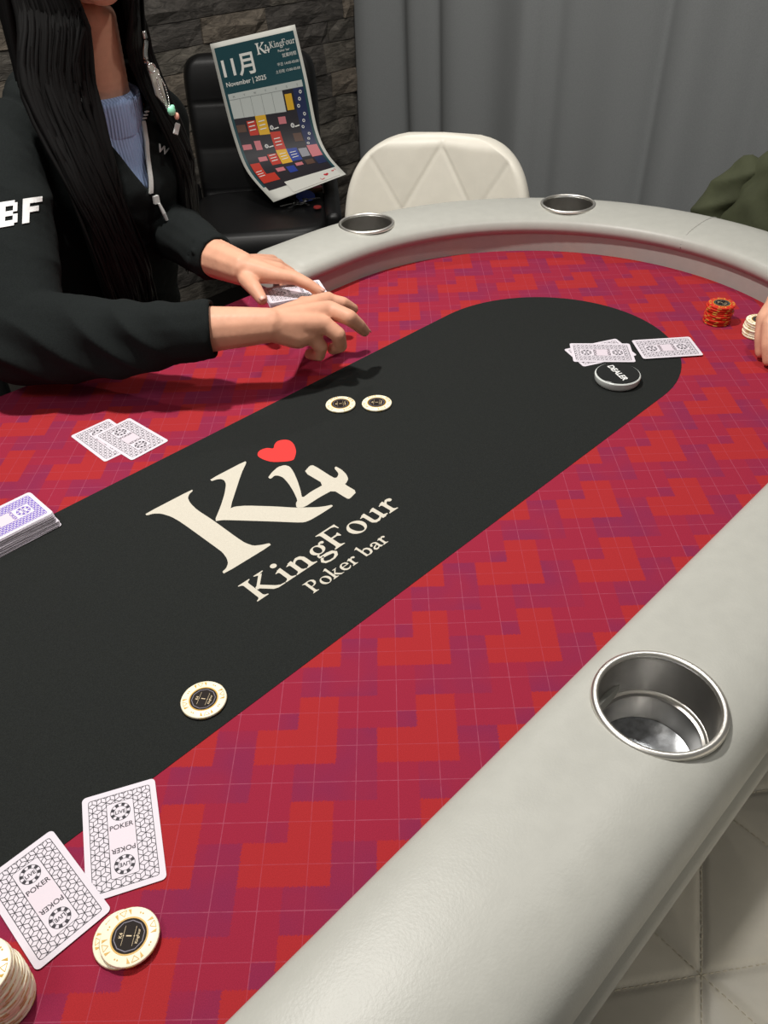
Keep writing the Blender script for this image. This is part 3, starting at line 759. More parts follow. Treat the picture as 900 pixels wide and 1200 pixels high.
def white_chair(name, loc, rz, label, group='quilted white chairs', stitched=False):
    root = empty(name, loc, rz); tag(root, label, 'chair', group)
    c30, s30 = math.cos(math.radians(32.5)), math.sin(math.radians(32.5))
    P_ = .21
    fs = [(s30, c30, P_*c30, SEAT_OFF[0]), (-s30, c30, P_*c30, SEAT_OFF[1]), (1, 0, .171, SEAT_OFF[2])]
    V, Fq = seat_mesh(.47, .46, .085, fs); s_ = MB().add(V, Fq).build('seat', 'leatherette_white', root, True); s_.location = (0, 0, .48); auto_smooth(s_, 60)
    if stitched: stitch_seat(root, .47, .46, fs, .48)
    W, H = .435, .42; dx, dz = .085, .140
    nn = math.hypot(dx, dz); fb = [(dz/nn, dx/nn, 2*dx*dz/nn, (dx/nn)*(H-.02) % (2*dx*dz/nn)), (-dz/nn, dx/nn, 2*dx*dz/nn, (dx/nn)*(H-.02) % (2*dx*dz/nn))]
    V, Fq = back_mesh(W, H, .06, fb, curve=.055); b = MB().add(V, Fq).build('backrest', 'leatherette_white', root, True); b.location = (0, -.215, .44); auto_smooth(b, 60)
    m = MB(); m.lathe([(0, .0), (.19, .0), (.20, .006), (.19, .014), (.06, .03), (.03, .06), (.028, .40), (0, .40)], 36); o = m.build('pedestal', 'chrome', root, False); auto_smooth(o, 35)
    return root
SEAT_OFF = (0, 0, 0)
white_chair('quilted_chair', (.945, .535, FZ), math.radians(118.5), 'cream-white quilted chair standing between the black chair and the far end of the table')
white_chair('quilted_chair', (1.235, -.05, FZ), math.radians(84), 'cream-white quilted chair with the olive jacket hung over its back')
c_ = math.radians(-4.5)
sx_, sy_ = .26, -.60
# lay the seams so that the chair's stitches meet where the photograph shows it
nloc = Matrix.Rotation(-c_, 2) @ Vector((.177-sx_, -.569-sy_)); a_ = math.radians(32.5)
SEAT_OFF = (math.sin(a_)*nloc.x+math.cos(a_)*nloc.y, -math.sin(a_)*nloc.x+math.cos(a_)*nloc.y, nloc.x)
white_chair('quilted_chair', (sx_, sy_, FZ), c_, 'cream-white quilted chair half hidden under the near rail, its seat in shade', stitched=True)

# olive jacket hung over the back of the right-hand chair: a draped sheet of cloth and one empty sleeve
def jacket():
    from mathutils import noise
    c = Vector((1.235, -.05, 0)); a = math.radians(84); ex = Vector((math.cos(a), math.sin(a), 0)); ey = Vector((-math.sin(a), math.cos(a), 0))
    q = lambda lx, ly, z: c+ex*lx+ey*ly+Vector((0, 0, z))
    j = empty('hung_jacket', q(0, -.28, -.12)); JI = Matrix.Translation(-j.location)
    tag(j, 'olive green jacket hung over the back of a white chair at the right', 'jacket')
    top = lambda x: .178-.02*max(0, x+.05)/.1 - 1.1*max(0, x-.05)**1.35
    V = []; Fq = []; NU, NV = 70, 60
    for i in range(NU+1):
        x = -.32+.575*i/NU
        for k in range(NV+1):
            t = -1+2*k/NV; h = top(x); hw = .070-.035*max(0, (x-.12)/.13)**2
            if abs(t) < .3: b = t/.3*PI/2; ly = -.265+hw*math.sin(b); z = h-.05*(1-math.cos(b))
            else:
                d = (abs(t)-.3)/.7; ly = -.265+math.copysign(hw+.018*math.sin(d*3), t); z = h-.05-d*(.34 if t < 0 else .26)
            p = q(x, ly, z)
            n_ = (ey*math.copysign(1, t)*min(1, abs(t)/.3)+Vector((0, 0, max(0, 1-abs(t)/.4)))).normalized()
            w1 = noise.noise(Vector((x*9, z*5, t*2)))*.014 + .010*(1-abs(math.sin(x*24+z*20+2.5*noise.noise(p*6)))) - .006*abs(math.sin(x*16-z*30+3*noise.noise(p*4)))
            V.append(JI @ (p+n_*w1))
    for i in range(NU):
        for k in range(NV): b = i*(NV+1)+k; Fq.append((b, b+1, b+NV+2, b+NV+1))
    o = obj('jacket_shell', V, Fq, 'jacket_olive', j, True); sd = o.modifiers.new('t', 'SOLIDIFY'); sd.thickness = .005
    bv = BVHTree.FromPolygons([JI.inverted() @ v.co for v in o.data.vertices], [p.vertices for p in o.data.polygons])
    for (l0, z0, l1, z1) in ((.235, -.01, -.20, .085), (.06, .07, .10, -.10)):     # raised seams: yoke and pocket flap
        pts = []
        for k in range(40):
            t = k/39; h = bv.ray_cast(q(l0+(l1-l0)*t, .3, z0+(z1-z0)*t), -ey)
            if h[0] is not None: pts.append(JI @ (h[0]+ey*.002))
        if len(pts) > 3: MB().tube(pts, .0026, 6).build('seam', 'jacket_olive', j, True)
    B = chain([(q(.17, -.235, .045), .040), (q(.215, -.205, -.03), .042), (q(.225, -.195, -.12), .036), (q(.215, -.19, -.24), .032)])
    sl = blob('empty_sleeve', B, .006, 'jacket_olive', None, 4); nrm = [v.normal.copy() for v in sl.data.vertices]
    for v, n_ in zip(sl.data.vertices, nrm): v.co += n_*(.005*(1-1.5*abs(math.sin(v.co.z*70+v.co.y*30)))+noise.noise(v.co*16)*.004)
    sl.parent = j; sl.matrix_parent_inverse = JI
jacket()

# ------------------------------------------------------------------ black chair with the calendar, keys and wallet
BZ = math.radians(139.5); BO = Vector((1.33, 1.58, FZ))
bch = empty('padded_chair', BO, BZ); tag(bch, 'black padded leatherette chair standing against the slate wall', 'chair')
V, Fq = seat_mesh(.47, .46, .10, [(1, 0, 9, 4.5), (0, 1, 9, 4.5)], 40); o = MB().add(V, Fq).build('seat', 'leatherette_black', bch, True); o.location = (0, .01, .47); auto_smooth(o, 60)
V, Fq = back_mesh(.43, .44, .075, [(0, 1, .135, .03)], 40, 60, 0.0, .05, 6.0, 0.02, .6); o = MB().add(V, Fq).build('backrest', 'leatherette_black', bch, True); o.location = (0, -.235, .44); auto_smooth(o, 60)
for sx in (-1, 1):
    me = bevel_box((.05, .42, .13), .018, 3); o = link('side_bolster', me, 'leatherette_black', bch, True); o.location = (sx*.235, -.02, .435)
MB().lathe([(0, 0), (.2, 0), (.205, .006), (.19, .014), (.05, .03), (.028, .06), (.026, .37), (0, .37)], 32).build('pedestal', 'black_metal', bch, True)

ex = Vector((math.cos(BZ), math.sin(BZ), 0)); ey = Vector((-math.sin(BZ), math.cos(BZ), 0)); BS = Vector((BO.x, BO.y, -.28))
LR = [((.102, -.176, .436), (-.163, -.176, .476)), ((.086, -.168, .290), (-.187, -.168, .325)), ((.067, -.145, .170), (-.206, -.145, .182)), ((.035, -.095, .080), (-.236, -.095, .116)), ((-.047, .03, .016), (-.285, .03, .088))]
L_ = cr([a for a, b in LR], 8); R_ = cr([b for a, b in LR], 8); NL = len(L_)
acc = [0]
for i in range(1, NL): acc.append(acc[-1]+(L_[i]-L_[i-1]).length)
def sheet(u, v, h=0.0):
    """u 0..1 across from the left, v 0..1 down the sheet; h above the paper"""
    s_ = v*acc[-1]; i = 0
    while i < NL-2 and acc[i+1] < s_: i += 1
    t = (s_-acc[i])/(acc[i+1]-acc[i]); l = L_[i].lerp(L_[i+1], t); r = R_[i].lerp(R_[i+1], t); p = l.lerp(r, u)
    n = (r-l).cross(L_[i+1]-L_[i]).normalized(); n = -n if n.y+n.z < 0 else n
    p = p+n*h
    return BS+ex*p.x+ey*p.y+Vector((0, 0, p.z))
cal = empty('paper_calendar', sheet(.5, 1)); tag(cal, 'large printed November calendar sheet leaning curved in the black chair', 'calendar')
CI = Matrix.Translation(-sheet(.5, 1))
def on_sheet(name, rects, m, h, nu=6, nv=6, parent=cal):
    V = []; Fq = []
    for (u0, v0, u1, v1) in rects:
        b = len(V)
        for j in range(nv+1):
            for i in range(nu+1): V.append(CI @ sheet(u0+(u1-u0)*i/nu, v0+(v1-v0)*j/nv, h))
        for j in range(nv):
            for i in range(nu): a = b+j*(nu+1)+i; Fq.append((a, a+1, a+nu+2, a+nu+1))
    return obj(name, V, Fq, m, parent, True)
sh = on_sheet('sheet', [(0, 0, 1, 1)], 'paper', 0, 8, 30); so = sh.modifiers.new('t', 'SOLIDIFY'); so.thickness = .0006; so.offset = 1
def flat_on(name, F, m, h):
    A = .275; B = acc[-1]
    v = [CI @ sheet(p[0], p[1], h+p[2]) for p in F.v]; return obj(name, v, F.f, m, cal)
for nm, c in (('cal_teal', (22, 70, 78)), ('cal_white', (236, 236, 230)), ('cal_dark', (34, 30, 38)), ('cal_red', (196, 52, 34)), ('cal_yellow', (226, 176, 40)), ('cal_blue', (36, 62, 150)), ('cal_navy', (28, 40, 82)), ('cal_pink', (206, 120, 128)), ('cal_grey', (196, 202, 198)), ('cal_brown', (92, 66, 54)), ('cal_heart', (206, 46, 56)), ('cal_line', (110, 116, 116)), ('cal_silver', (150, 150, 158))): mat(nm, c, .5)
on_sheet('teal_ground', [(.035, .025, .965, .86)], 'cal_teal', .0006, 6, 24)
asp = acc[-1]/.275          # sheet length in widths: text is set in (u, v) with v squeezed
def put(F, txt, u, v, size, align='l', bold=0., sx=1):
    vv, ff, wd = text2d(txt, size, bold); off = {'c': -wd/2, 'l': 0, 'r': -wd}[align]
    F.add([(u+(x+off)*sx, v-y/asp) for x, y in vv], ff)
F = Flat(0); put(F, '11\u6708', .075, .175, .235, 'l', .022, .95); put(F, 'November | 2025', .075, .228, .066, 'l', .012); flat_on('month_lettering', F, 'cal_white', .0012)
F = Flat(0); D = Flat()
def serif_uv(F, s, u0, v0, u1, cap):
    T = Flat(0); serif_line(T, s, u0, 0, u1, cap); F.v, F.f = F.v, F.f; n = len(F.v)
    F.v += [(p[0], v0-p[1]/asp, 0) for p in T.v]; F.f += [tuple(i+n for i in q) for q in T.f]
serif_uv(F, 'KingFour', .66, .085, .955, .062); put(F, 'Poker bar', .81, .112, .034, 'c')
sc_ = .20/.21
n0 = len(F.v)
for PP in (STEM, ARM, FOUR):
    F.poly([(.50+(x-.048)*.75, .075-(y-.035)*.75/asp) for x, y in PP])
put(F, '\u55b6\u696d\u6642\u9593', .94, .140, .042, 'r'); put(F, '\u5e73\u65e5 14:00-05:00', .95, .178, .036, 'r'); put(F, '\u571f\u65e5\u795d 13:00-05:00', .95, .212, .036, 'r')
flat_on('header_lettering', F, 'cal_white', .0012)
u0, u1, v0, v1 = .065, .935, .265, .86
rows = [.265, .295, .395, .485, .575, .665, .755, .86]; cw = (u1-u0)/7
on_sheet('weekday_strip', [(u0, .265, u1, .2955)], 'cal_grey', .0012, 6, 2)
on_sheet('blank_cells', [(u0, .2955, u0+cw*5, .395)], 'cal_grey', .0012, 6, 4)
for r1_ in [(u0, .2955, u1, .297)] + [(u0+cw*k-.0015, .2955, u0+cw*k+.0015, .395) for k in range(1, 5)]: on_sheet('grid_line', [r1_], 'cal_line', .0018, 2, 3)
on_sheet('poster_field', [(u0+cw*5, .2965, u1, .395)], 'cal_dark', .0012, 4, 4); on_sheet('poster_field', [(u0, .395, u1, .90)], 'cal_dark', .0012, 8, 16)
F = Flat(0)
for k, dday in enumerate(('M', 'T', 'W', 'T', 'F', 'S', 'S')): put(F, dday, u0+cw*(k+.5), .288, .03, 'c')
flat_on('weekday_lettering', F, 'cal_line', .0018)
grid = ['.....oN', 'brykpkN', 'bdkRddN', '.brybsp', 'RbrYbtN']
key = {'o': 'cal_brown', 'N': 'cal_navy', 'b': 'cal_brown', 'r': 'cal_red', 'y': 'cal_yellow', 'Y': 'cal_yellow', 'k': 'cal_silver', 'p': 'cal_pink', 'd': 'cal_navy', 'R': 'cal_red', 's': 'cal_silver', 't': 'cal_blue'}
rnd = random.Random(21); vr = [.297, .395, .495, .595, .695, .795]; cells = {}
lay = [(5, 0, 'cal_yellow', .15, .2, .8, .95), (6, 0, 'cal_navy', 0, 0, 1, 1), (6, 1, 'cal_navy', 0, 0, 1, 1), (6, 2, 'cal_navy', 0, 0, 1, 1),
       (0, 1, 'cal_brown', .05, .35, .9, .75), (1, 1, 'cal_red', .1, .2, .95, .98), (2, 1, 'cal_yellow', 0, 0, 1, 1), (4, 1, 'cal_pink', .1, .2, .8, .55), (5, 2, 'cal_brown', .1, .1, .9, .6),
       (0, 2, 'cal_pink', .05, .45, .9, .75), (1, 2, 'cal_pink', .25, .3, .85, .85), (3, 2, 'cal_red', 0, -.1, 1, 1), (3, 1, 'cal_silver', .2, .55, .4, .8), (2, 2, 'cal_silver', .2, .55, .4, .8), (5, 1, 'cal_silver', .2, .55, .4, .8),
       (2, 3, 'cal_red', .05, .2, .95, 1), (3, 3, 'cal_yellow', 0, .0, 1, 1.05), (4, 3, 'cal_blue', 0, .0, 1, 1), (5, 3, 'cal_silver', .1, .1, .9, .8), (6, 3, 'cal_pink', 0, -.05, 1, .95), (1, 3, 'cal_pink', .1, .3, .9, .6),
       (0, 4, 'cal_red', .1, -.35, 1, 1.35), (1, 4, 'cal_red', .0, .6, .8, 1.35), (2, 4, 'cal_pink', .1, .3, .9, .65), (3, 4, 'cal_blue', .1, .35, .9, 1.0), (4, 4, 'cal_pink', .1, .2, .8, .5), (5, 4, 'cal_brown', .1, .1, .9, .6), (6, 4, 'cal_navy', .1, .0, .95, .8)]
by = {}
for c, r, mm, a, b, e, f_ in lay:
    vh = vr[r+1]-vr[r]; by.setdefault(mm, []).append((u0+cw*(c+a), vr[r]+vh*b, u0+cw*(c+e), vr[r]+vh*f_))
for mm, rc_ in by.items():
    for r1_ in rc_: on_sheet('poster_picture', [r1_], mm, .0018, 3, 5)
F = Flat(0)
for r in range(3):
    for k in range(3): F.ring((u0+cw*(6.25+.2*k), vr[r]+.03*(2-k)+.02), .016, .016/asp, .009, .009/asp, 12)
for c, r in ((3, 1), (2, 2), (5, 1)):
    F.ring((u0+cw*(c+.3), vr[r]+.068), .022, .022/asp, .014, .014/asp, 14); F.stroke([(u0+cw*(c+.5), vr[r]+.075), (u0+cw*(c+.95), vr[r]+.07)], .006)
for c, r in ((1, 1), (2, 1), (3, 2), (2, 3), (3, 3), (4, 3), (0, 4)):
    for k in range(3): F.stroke([(u0+cw*(c+.2), vr[r]+.03+.02*k), (u0+cw*(c+.8), vr[r]+.026+.02*k)], .005)
flat_on('poster_lettering', F, 'cal_white', .0024)
on_sheet('foot_margin', [(u0+cw*1.9, .865, u1, .985)], 'paper', .0016, 6, 4)
F = Flat(0)
for (cu_, cv_, k) in ((.80, .925, .06), (.90, .905, .035)):
    H_ = [(cu_+k*(x-.2312)/.05, cv_-k*(y-.09)/.05/asp) for x, y in HEART]; F.poly([tuple(p) for p in cr(H_, 2, True)])
F.stroke([(.70, .945), (.71, .965), (.75, .96)], .007); F.stroke([(.93, .885), (.94, .905)], .007)
flat_on('red_hearts', F, 'cal_heart', .0024)

# keys with a round blue tag, and a small wallet, on the black seat
kp = at(352, 240, -.285)
kr = empty('key_ring', (kp.x, kp.y, -.285)); tag(kr, 'bunch of silver keys with a round blue tag on the black seat', 'keys')
mat('tag_blue', (40, 66, 160), .35); mat('tag_red', (150, 50, 48), .4); mat('wallet_brown', (92, 62, 30), .5)
o = MB().lathe([(0, .0), (.030, 0), (.032, .002), (.030, .005), (0, .005)], 28).build('blue_tag', 'tag_blue', kr, False); o.location = (at(358, 231, -.275).x-kp.x, at(358, 231, -.275).y-kp.y, .012); o.rotation_euler = (.25, -.1, 0)
o = MB().lathe([(0, .0), (.012, 0), (.013, .002), (.012, .005), (0, .005)], 20).build('red_fob', 'tag_red', kr, False); o.location = (at(372, 243, -.28).x-kp.x, at(372, 243, -.28).y-kp.y, .003)
rg = [Vector((.016*math.cos(2*PI*k/20), .016*math.sin(2*PI*k/20), .006)) for k in range(21)]
MB().tube(rg, .0012, 6).build('split_ring', 'silver', kr, True)
rnd = random.Random(4)
for k in range(6):
    a = .4+k*1.05; m = MB(); m.lathe([(.004, 0), (.011, 0), (.011, .002), (.004, .002)], 16, (.0, 0, 0), True); m.box((.030, 0, .001), (.040, .006, .002)); m.box((.044, .004, .001), (.004, .006, .002)); m.box((.036, .004, .001), (.004, .005, .002))
    o = m.build('key', 'silver', kr, False); o.location = (.018*math.cos(a), .018*math.sin(a), .002+.0025*k); o.rotation_euler = (rnd.uniform(-.1, .1), rnd.uniform(-.1, .1), a+rnd.uniform(-.4, .4))
wp = at(352, 231, -.283)
wl = empty('card_wallet', (wp.x+.03, wp.y+.035, -.282), BZ+.3); tag(wl, 'small brown card wallet lying under the calendar on the black seat', 'wallet')
o = link('wallet_body', bevel_box((.14, .07, .012), .003, 2), 'wallet_brown', wl); o.location = (0, 0, .007)
o = link('picture_card', bevel_box((.035, .05, .002), .0008, 1), 'cal_pink', wl); o.location = (-.055, 0, .0142)

# ------------------------------------------------------------------ the dealer
mat('rib_knit', (168, 190, 234), .85, spec=.2, sheen=.1)
nt = MATS['rib_knit'].node_tree; tc = nt.nodes.new('ShaderNodeTexCoord'); wv = nt.nodes.new('ShaderNodeTexWave'); wv.bands_direction = 'X'; wv.inputs['Scale'].default_value = 62; wv.inputs['Distortion'].default_value = .4
nt.links.new(tc.outputs['Object'], wv.inputs['Vector']); bp = nt.nodes.new('ShaderNodeBump'); bp.inputs['Strength'].default_value = .55; bp.inputs['Distance'].default_value = .002
nt.links.new(wv.outputs['Fac'], bp.inputs['Height']); nt.links.new(bp.outputs['Normal'], nt.nodes['Principled BSDF'].inputs['Normal'])
def person_root(name, loc, label):
    r = empty(name, loc); tag(r, label, 'person'); return r
def under(o, root):
    o.parent = root; o.matrix_parent_inverse = Matrix.Translation(-root.location); return o
dl = person_root('person', (.36, .80, FZ), 'seated dealer in a black zip hoodie over a light blue turtleneck, dealing cards')
NECK = Vector((.402, .69, .30)); HEAD = Vector((.395, .648, .534))
E_R, C_R, W_R = Vector((.105, .475, .078)), at(240, 386, .100), at(316, 381, .100)
E_L, C_L, W_L = Vector((.487, .72, .078)), at(248, 301, .103), at(284, 315, .102)
S_R, S_L = Vector((.25, .715, .262)), Vector((.522, .735, .238))
B = []
# torso core, neck, head
B += chain([((.36, .80, -.20), (.12, .09, .07)), ((.37, .75, .05), (.115, .085, .07)), ((.39, .71, .18), (.12, .08, .07)), ((.397, .71, .25), (.11, .065, .05)), (NECK, (.052, .05, .03)), ((.40, .672, .41), (.047, .05, .03))])
B += [(HEAD, (.071, .090, .098)), (HEAD+Vector((0, .012, .03)), (.076, .092, .085)), (HEAD+Vector((0, -.034, -.052)), (.054, .050, .050)), (HEAD+Vector((0, -.058, -.084)), (.026, .024, .020))]
B += chain([(HEAD+Vector((0, -.084, .018)), .007), (HEAD+Vector((0, -.099, -.018)), .0095)])
for sx in (-1, 1):
    B += [(HEAD+Vector((sx*.034, -.050, -.028)), (.034, .036, .038)), (HEAD+Vector((sx*.075, .010, -.006)), (.008, .018, .030)), (HEAD+Vector((sx*.009, -.094, -.021)), .0072), (HEAD+Vector((sx*.029, -.0735, .0150)), (.015, .0115, .0065)), (HEAD+Vector((sx*.029, -.0725, -.0045)), (.014, .0105, .005))]
B += [(HEAD+Vector((0, -.0845, -.049)), (.019, .0085, .0045)), (HEAD+Vector((0, -.0825, -.0575)), (.017, .0085, .0055))]
# arms
B += chain([(S_R, .045), (E_R, .036), (C_R, .0315), (C_R.lerp(W_R, .55), .0275), (W_R, .0235)])
B += chain([(S_L, .045), (E_L, .036), (C_L, .0315), (C_L.lerp(W_L, .6), .028), (W_L, .0255)])
# right hand, back up, fingers reaching for the felt
def finger(pts, r0, r1):
    n = len(pts); return chain([(p, r0+(r1-r0)*i/(n-1)) for i, p in enumerate(pts)])
k1, k2, k3, k4 = at(384, 352, .090), at(386, 363, .096), at(380, 380, .089), at(365, 395, .074)
for kk, r in ((k1, .0135), (k2, .0140), (k3, .0135), (k4, .0125)):
    B += chain([(W_R.lerp(kk, .05), .0205), (W_R.lerp(kk, .5), .0185), (kk, r*.95)])
B += finger([k1, at(402, 355, .086), at(414, 362, .072)], .0105, .0078)
B += finger([k2, at(409, 372, .092), at(420, 381, .076), at(427, 388, .062)], .0130, .0082)
B += finger([k3, at(396, 392, .076), at(399, 405, .054), at(390, 409, .043)], .0122, .0086)
B += finger([k4, at(376, 406, .058), at(374, 416, .042), at(363, 415, .036)], .0112, .0080)
B += chain([(W_R, .022), (at(348, 391, .082), .021), (at(366, 388, .080), .016)])
B += finger([W_R.lerp(k1, .25)+Vector((0, 0, -.008)), at(356, 357, .072), at(382, 356, .058), at(398, 361, .052)], .0150, .0088)
# left hand closed over the deck
q1, q2, q3, q4 = at(325, 323, .099), at(327, 317, .094), at(325, 311, .086), at(319, 306, .078)
for kk, r in ((q1, .0145), (q2, .0140), (q3, .0130), (q4, .0120)):
    B += chain([(W_L.lerp(kk, .05), .0215), (W_L.lerp(kk, .5), .0175), (kk, r*.9)])
B += finger([q1, at(346, 326, .099), at(361, 333, .092), at(375, 342, .0815)], .0118, .0078)
B += finger([q2, at(344, 324, .084), at(352, 334, .054), at(350, 341, .050)], .0110, .0085)
B += finger([q3, at(340, 320, .070), at(347, 332, .048), at(343, 339, .046)], .0105, .0080)
B += finger([q4, at(332, 316, .062), at(337, 327, .046), at(332, 334, .044)], .0095, .0075)
B += finger([W_L.lerp(q1, .12)+Vector((0, 0, -.006)), at(290, 328, .094), at(299, 339, .089), at(307, 351, .0800)], .0165, .0090)
body = under(blob('body', B, .0023, 'skin', None, 5), dl)
body['label'] = 'bare hands and neck with fair skin'
# finger nails
def nail(tip, prev, r, up_):
    t = (Vector(tip)-Vector(prev)).normalized(); u_ = (Vector(up_)-t*t.dot(Vector(up_))).normalized(); s_ = t.cross(u_)
    V = []; Fq = []
    for j in range(5):
        for i in range(5):
            a = -1+2*i/4; b = -1+2*j/4; V.append(Vector(tip)+t*(b*r*.75)+s_*(a*r*.62*(1-.25*max(0, b)**2))+u_*(r*.93-a*a*r*.22))
    for j in range(4):
        for i in range(4): k = j*5+i; Fq.append((k, k+1, k+6, k+5))
    o = under(obj('fingernail', V, Fq, 'nail', None, True), dl); sd = o.modifiers.new('t', 'SOLIDIFY'); sd.thickness = .0008
nail(at(375, 342, .0815), at(361, 333, .092), .0078, (0, 0, 1)); nail(at(307, 351, .080), at(299, 339, .089), .009, (-.3, -.5, 1)); nail(at(428, 389, .060), at(421, 381, .074), .0078, (.3, -.2, 1))
for sx in (-1, 1):
    o = MB().lathe([(0, -.0112), (.006, -.0095), (.0105, -.004), (.0112, 0), (.0105, .004), (.006, .0095), (0, .0112)], 16).build('eye', 'eye_white', None, True); o.location = HEAD+Vector((sx*.029, -.0735, .005)); under(o, dl)
    i_ = MB().lathe([(0, 0), (.0050, -.0004), (.0050, .001), (0, .001)], 16).build('iris', 'eye_dark', o, False); i_.location = (0, -.0108, -.0025); i_.rotation_euler = (PI/2+.25, 0, 0)
    under(MB().tube(cr([HEAD+Vector((sx*.014, -.0885, .026)), HEAD+Vector((sx*.028, -.0875, .030)), HEAD+Vector((sx*.042, -.078, .026))], 5), .0026, 6).build('eyebrow', 'hair_black', None, True), dl)
V = []; Fq = []
for k in range(13):
    t = -1+2*k/12; yb = -.0925+.010*t*t
    V += [HEAD+Vector((t*.0185, yb+.0015, -.0455-.0035*t*t+.0012*abs(math.sin(t*3)))), HEAD+Vector((t*.0185, yb-.0010, -.0530)), HEAD+Vector((t*.0165, yb+.0015, -.0620+.0060*t*t))]
for k in range(12):
    for r_ in range(2): a_ = k*3+r_; Fq.append((a_, a_+1, a_+4, a_+3))
under(obj('lips', V, Fq, 'lips', None, True), dl)

# turtleneck
B = chain([((.378, .735, .06), (.110, .075, .05)), ((.39, .708, .18), (.128, .091, .06)), ((.397, .706, .245), (.122, .078, .05)), ((.40, .692, .272), (.066, .062, .025)), ((.402, .686, .300), (.061, .060, .015))])
under(blob('turtleneck', B, .004, 'rib_knit', None, 4), dl)
V = []; Fq = []
for j, (r, zz) in enumerate(((.064, .262), (.066, .285), (.0655, .306), (.063, .313), (.058, .312), (.056, .296))):
    for k in range(40):
        a = 2*PI*k/40; V.append((.402+r*math.cos(a), .686+.004*(j-2)*-.5+r*.97*math.sin(a), zz+.008*math.sin(a)))
for j in range(5):
    for k in range(40): Fq.append((j*40+k, j*40+(k+1) % 40, (j+1)*40+(k+1) % 40, (j+1)*40+k))
under(obj('turtleneck_collar', V, Fq, 'rib_knit', None, True), dl)

# hoodie: body, hood and sleeves in one cloth, open at the throat
B = chain([((.36, .81, -.24), (.155, .125, .06)), ((.362, .785, -.08), (.148, .115, .08)), ((.372, .748, .06), (.145, .108, .08)), ((.390, .712, .18), (.150, .110, .08)), ((.396, .712, .25), (.145, .090, .055)), ((.398, .722, .285), (.10, .075, .04))])
B += [((.402, .78, .31), (.10, .055, .05)), ((.402, .80, .25), (.09, .05, .07))]
B += chain([((.31, .73, .31), .035), ((.335, .665, .315), .026), ((.352, .632, .295), .018)])
B += chain([((.49, .73, .31), .035), ((.468, .665, .315), .024), ((.455, .632, .295), .016)])
B += chain([(S_R, .062), ((.185, .625, .195), .064), ((.135, .545, .125), .066), (E_R, .064), (E_R.lerp(C_R, .45)+Vector((0, 0, -.004)), .055), (E_R.lerp(C_R, .85), .043), (C_R, .0395)])
B += chain([(S_L, .056), ((.515, .735, .15), .052), (E_L, .050), (E_L.lerp(C_L, .5), .045), (E_L.lerp(C_L, .88), .039), (C_L, .0365)])
ho = blob('hoodie', B, .004, 'hoodie_black', None, 4)
from mathutils import noise
me = ho.data; nrm = [v.normal.copy() for v in me.vertices]
for v, n_ in zip(me.vertices, nrm):
    c = v.co; rs = min((c-E_R).length, 1)
    k = noise.noise(c*7)*.006 + noise.noise(c*18+Vector((2, 5, 1)))*.0035
    fold = math.sin(c.x*38+c.z*52-c.y*22+3*noise.noise(c*5))
    k += (.0055*(1-1.6*abs(fold))*max(0, 1-rs/.34) + .003*(1-1.6*abs(fold)))*(.5+.9*noise.noise(c*11+Vector((7, 1, 3))))
    if (c-C_R).length < .035 or (c-C_L).length < .035: k *= .2
    v.co += n_*k
bm = bmesh.new(); bm.from_mesh(me)
AP = Vector((.408, .175)); TLx, TLz, TRx, TRz = .352, .30, .446, .285
def in_v(c):
    if c.y > .70: return False
    if c.z > .27 and math.hypot(c.x-.402, c.y-.686) < .066: return True
    if c.z < AP.y: return False
    xl = AP.x+(TLx-AP.x)*(c.z-AP.y)/(TLz-AP.y); xr = AP.x+(TRx-AP.x)*(c.z-AP.y)/(TRz-AP.y)
    return max(xl, .34) < c.x < min(xr, .46) and c.y < .672
def in_hole(c): return c.z > .262 and math.hypot(c.x-.402, c.y-.69) < .068
def in_cuff(c): return ((c-C_R).dot((W_R-C_R).normalized()) > .012 and (c-C_R).length < .07) or ((c-C_L).dot((W_L-C_L).normalized()) > .012 and (c-C_L).length < .07)
kill = [f for f in bm.faces if in_v(f.calc_center_median()) or in_hole(f.calc_center_median()) or in_cuff(f.calc_center_median())]
bmesh.ops.delete(bm, geom=kill, context='FACES')
for _ in range(14):
    mv = []
    for v in bm.verts:
        if v.is_boundary:
            nb = [e.other_vert(v).co for e in v.link_edges if e.is_boundary]
            if len(nb) == 2: mv.append((v, v.co.lerp((nb[0]+nb[1])/2, .6)))
    for v, c in mv: v.co = c
bm.to_mesh(me); bm.free()
hbv = BVHTree.FromPolygons([v.co for v in me.vertices], [p.vertices for p in me.polygons])
under(ho, dl); sd = ho.modifiers.new('t', 'SOLIDIFY'); sd.thickness = .004; sd.offset = -1
def cast(o_, d_):
    h = hbv.ray_cast(Vector(o_), Vector(d_).normalized()); return (h[0], h[1]) if h[0] is not None else (None, None)
# zip: teeth along the left edge of the opening, tape and puller
pts = []
for k in range(24):
    t = k/23; x = AP.x+(TRx-AP.x)*(1-t); z_ = AP.y+(TRz-AP.y)*(1-t)
    h, n_ = cast((x+.006, .3, z_-.002), (0, 1, 0))
    if h is not None and h.y < .70: pts.append(h+Vector((-.004, -.002, 0)))
if len(pts) > 3:
    m = MB()
    for i in range(len(pts)-1):
        for j in range(3):
            p_ = pts[i].lerp(pts[i+1], j/3); m.box(p_, (.0062, .004, .0018))
    z_ = m.build('zip_teeth', 'zip_grey'); z_['kind'] = 'stuff'; under(z_, dl)
h, n_ = cast((AP.x+.008, .3, AP.y-.012), (0, 1, 0))
if h is not None:
    m = MB(); m.box(h+Vector((0, -.005, 0)), (.009, .006, .012)); m.tube([h+Vector((.002, -.008, -.006)), h+Vector((.006, -.010, -.022)), h+Vector((.009, -.010, -.034))], [.0022, .0032, .0028], 8); under(m.build('zip_puller', 'zip_grey'), dl)
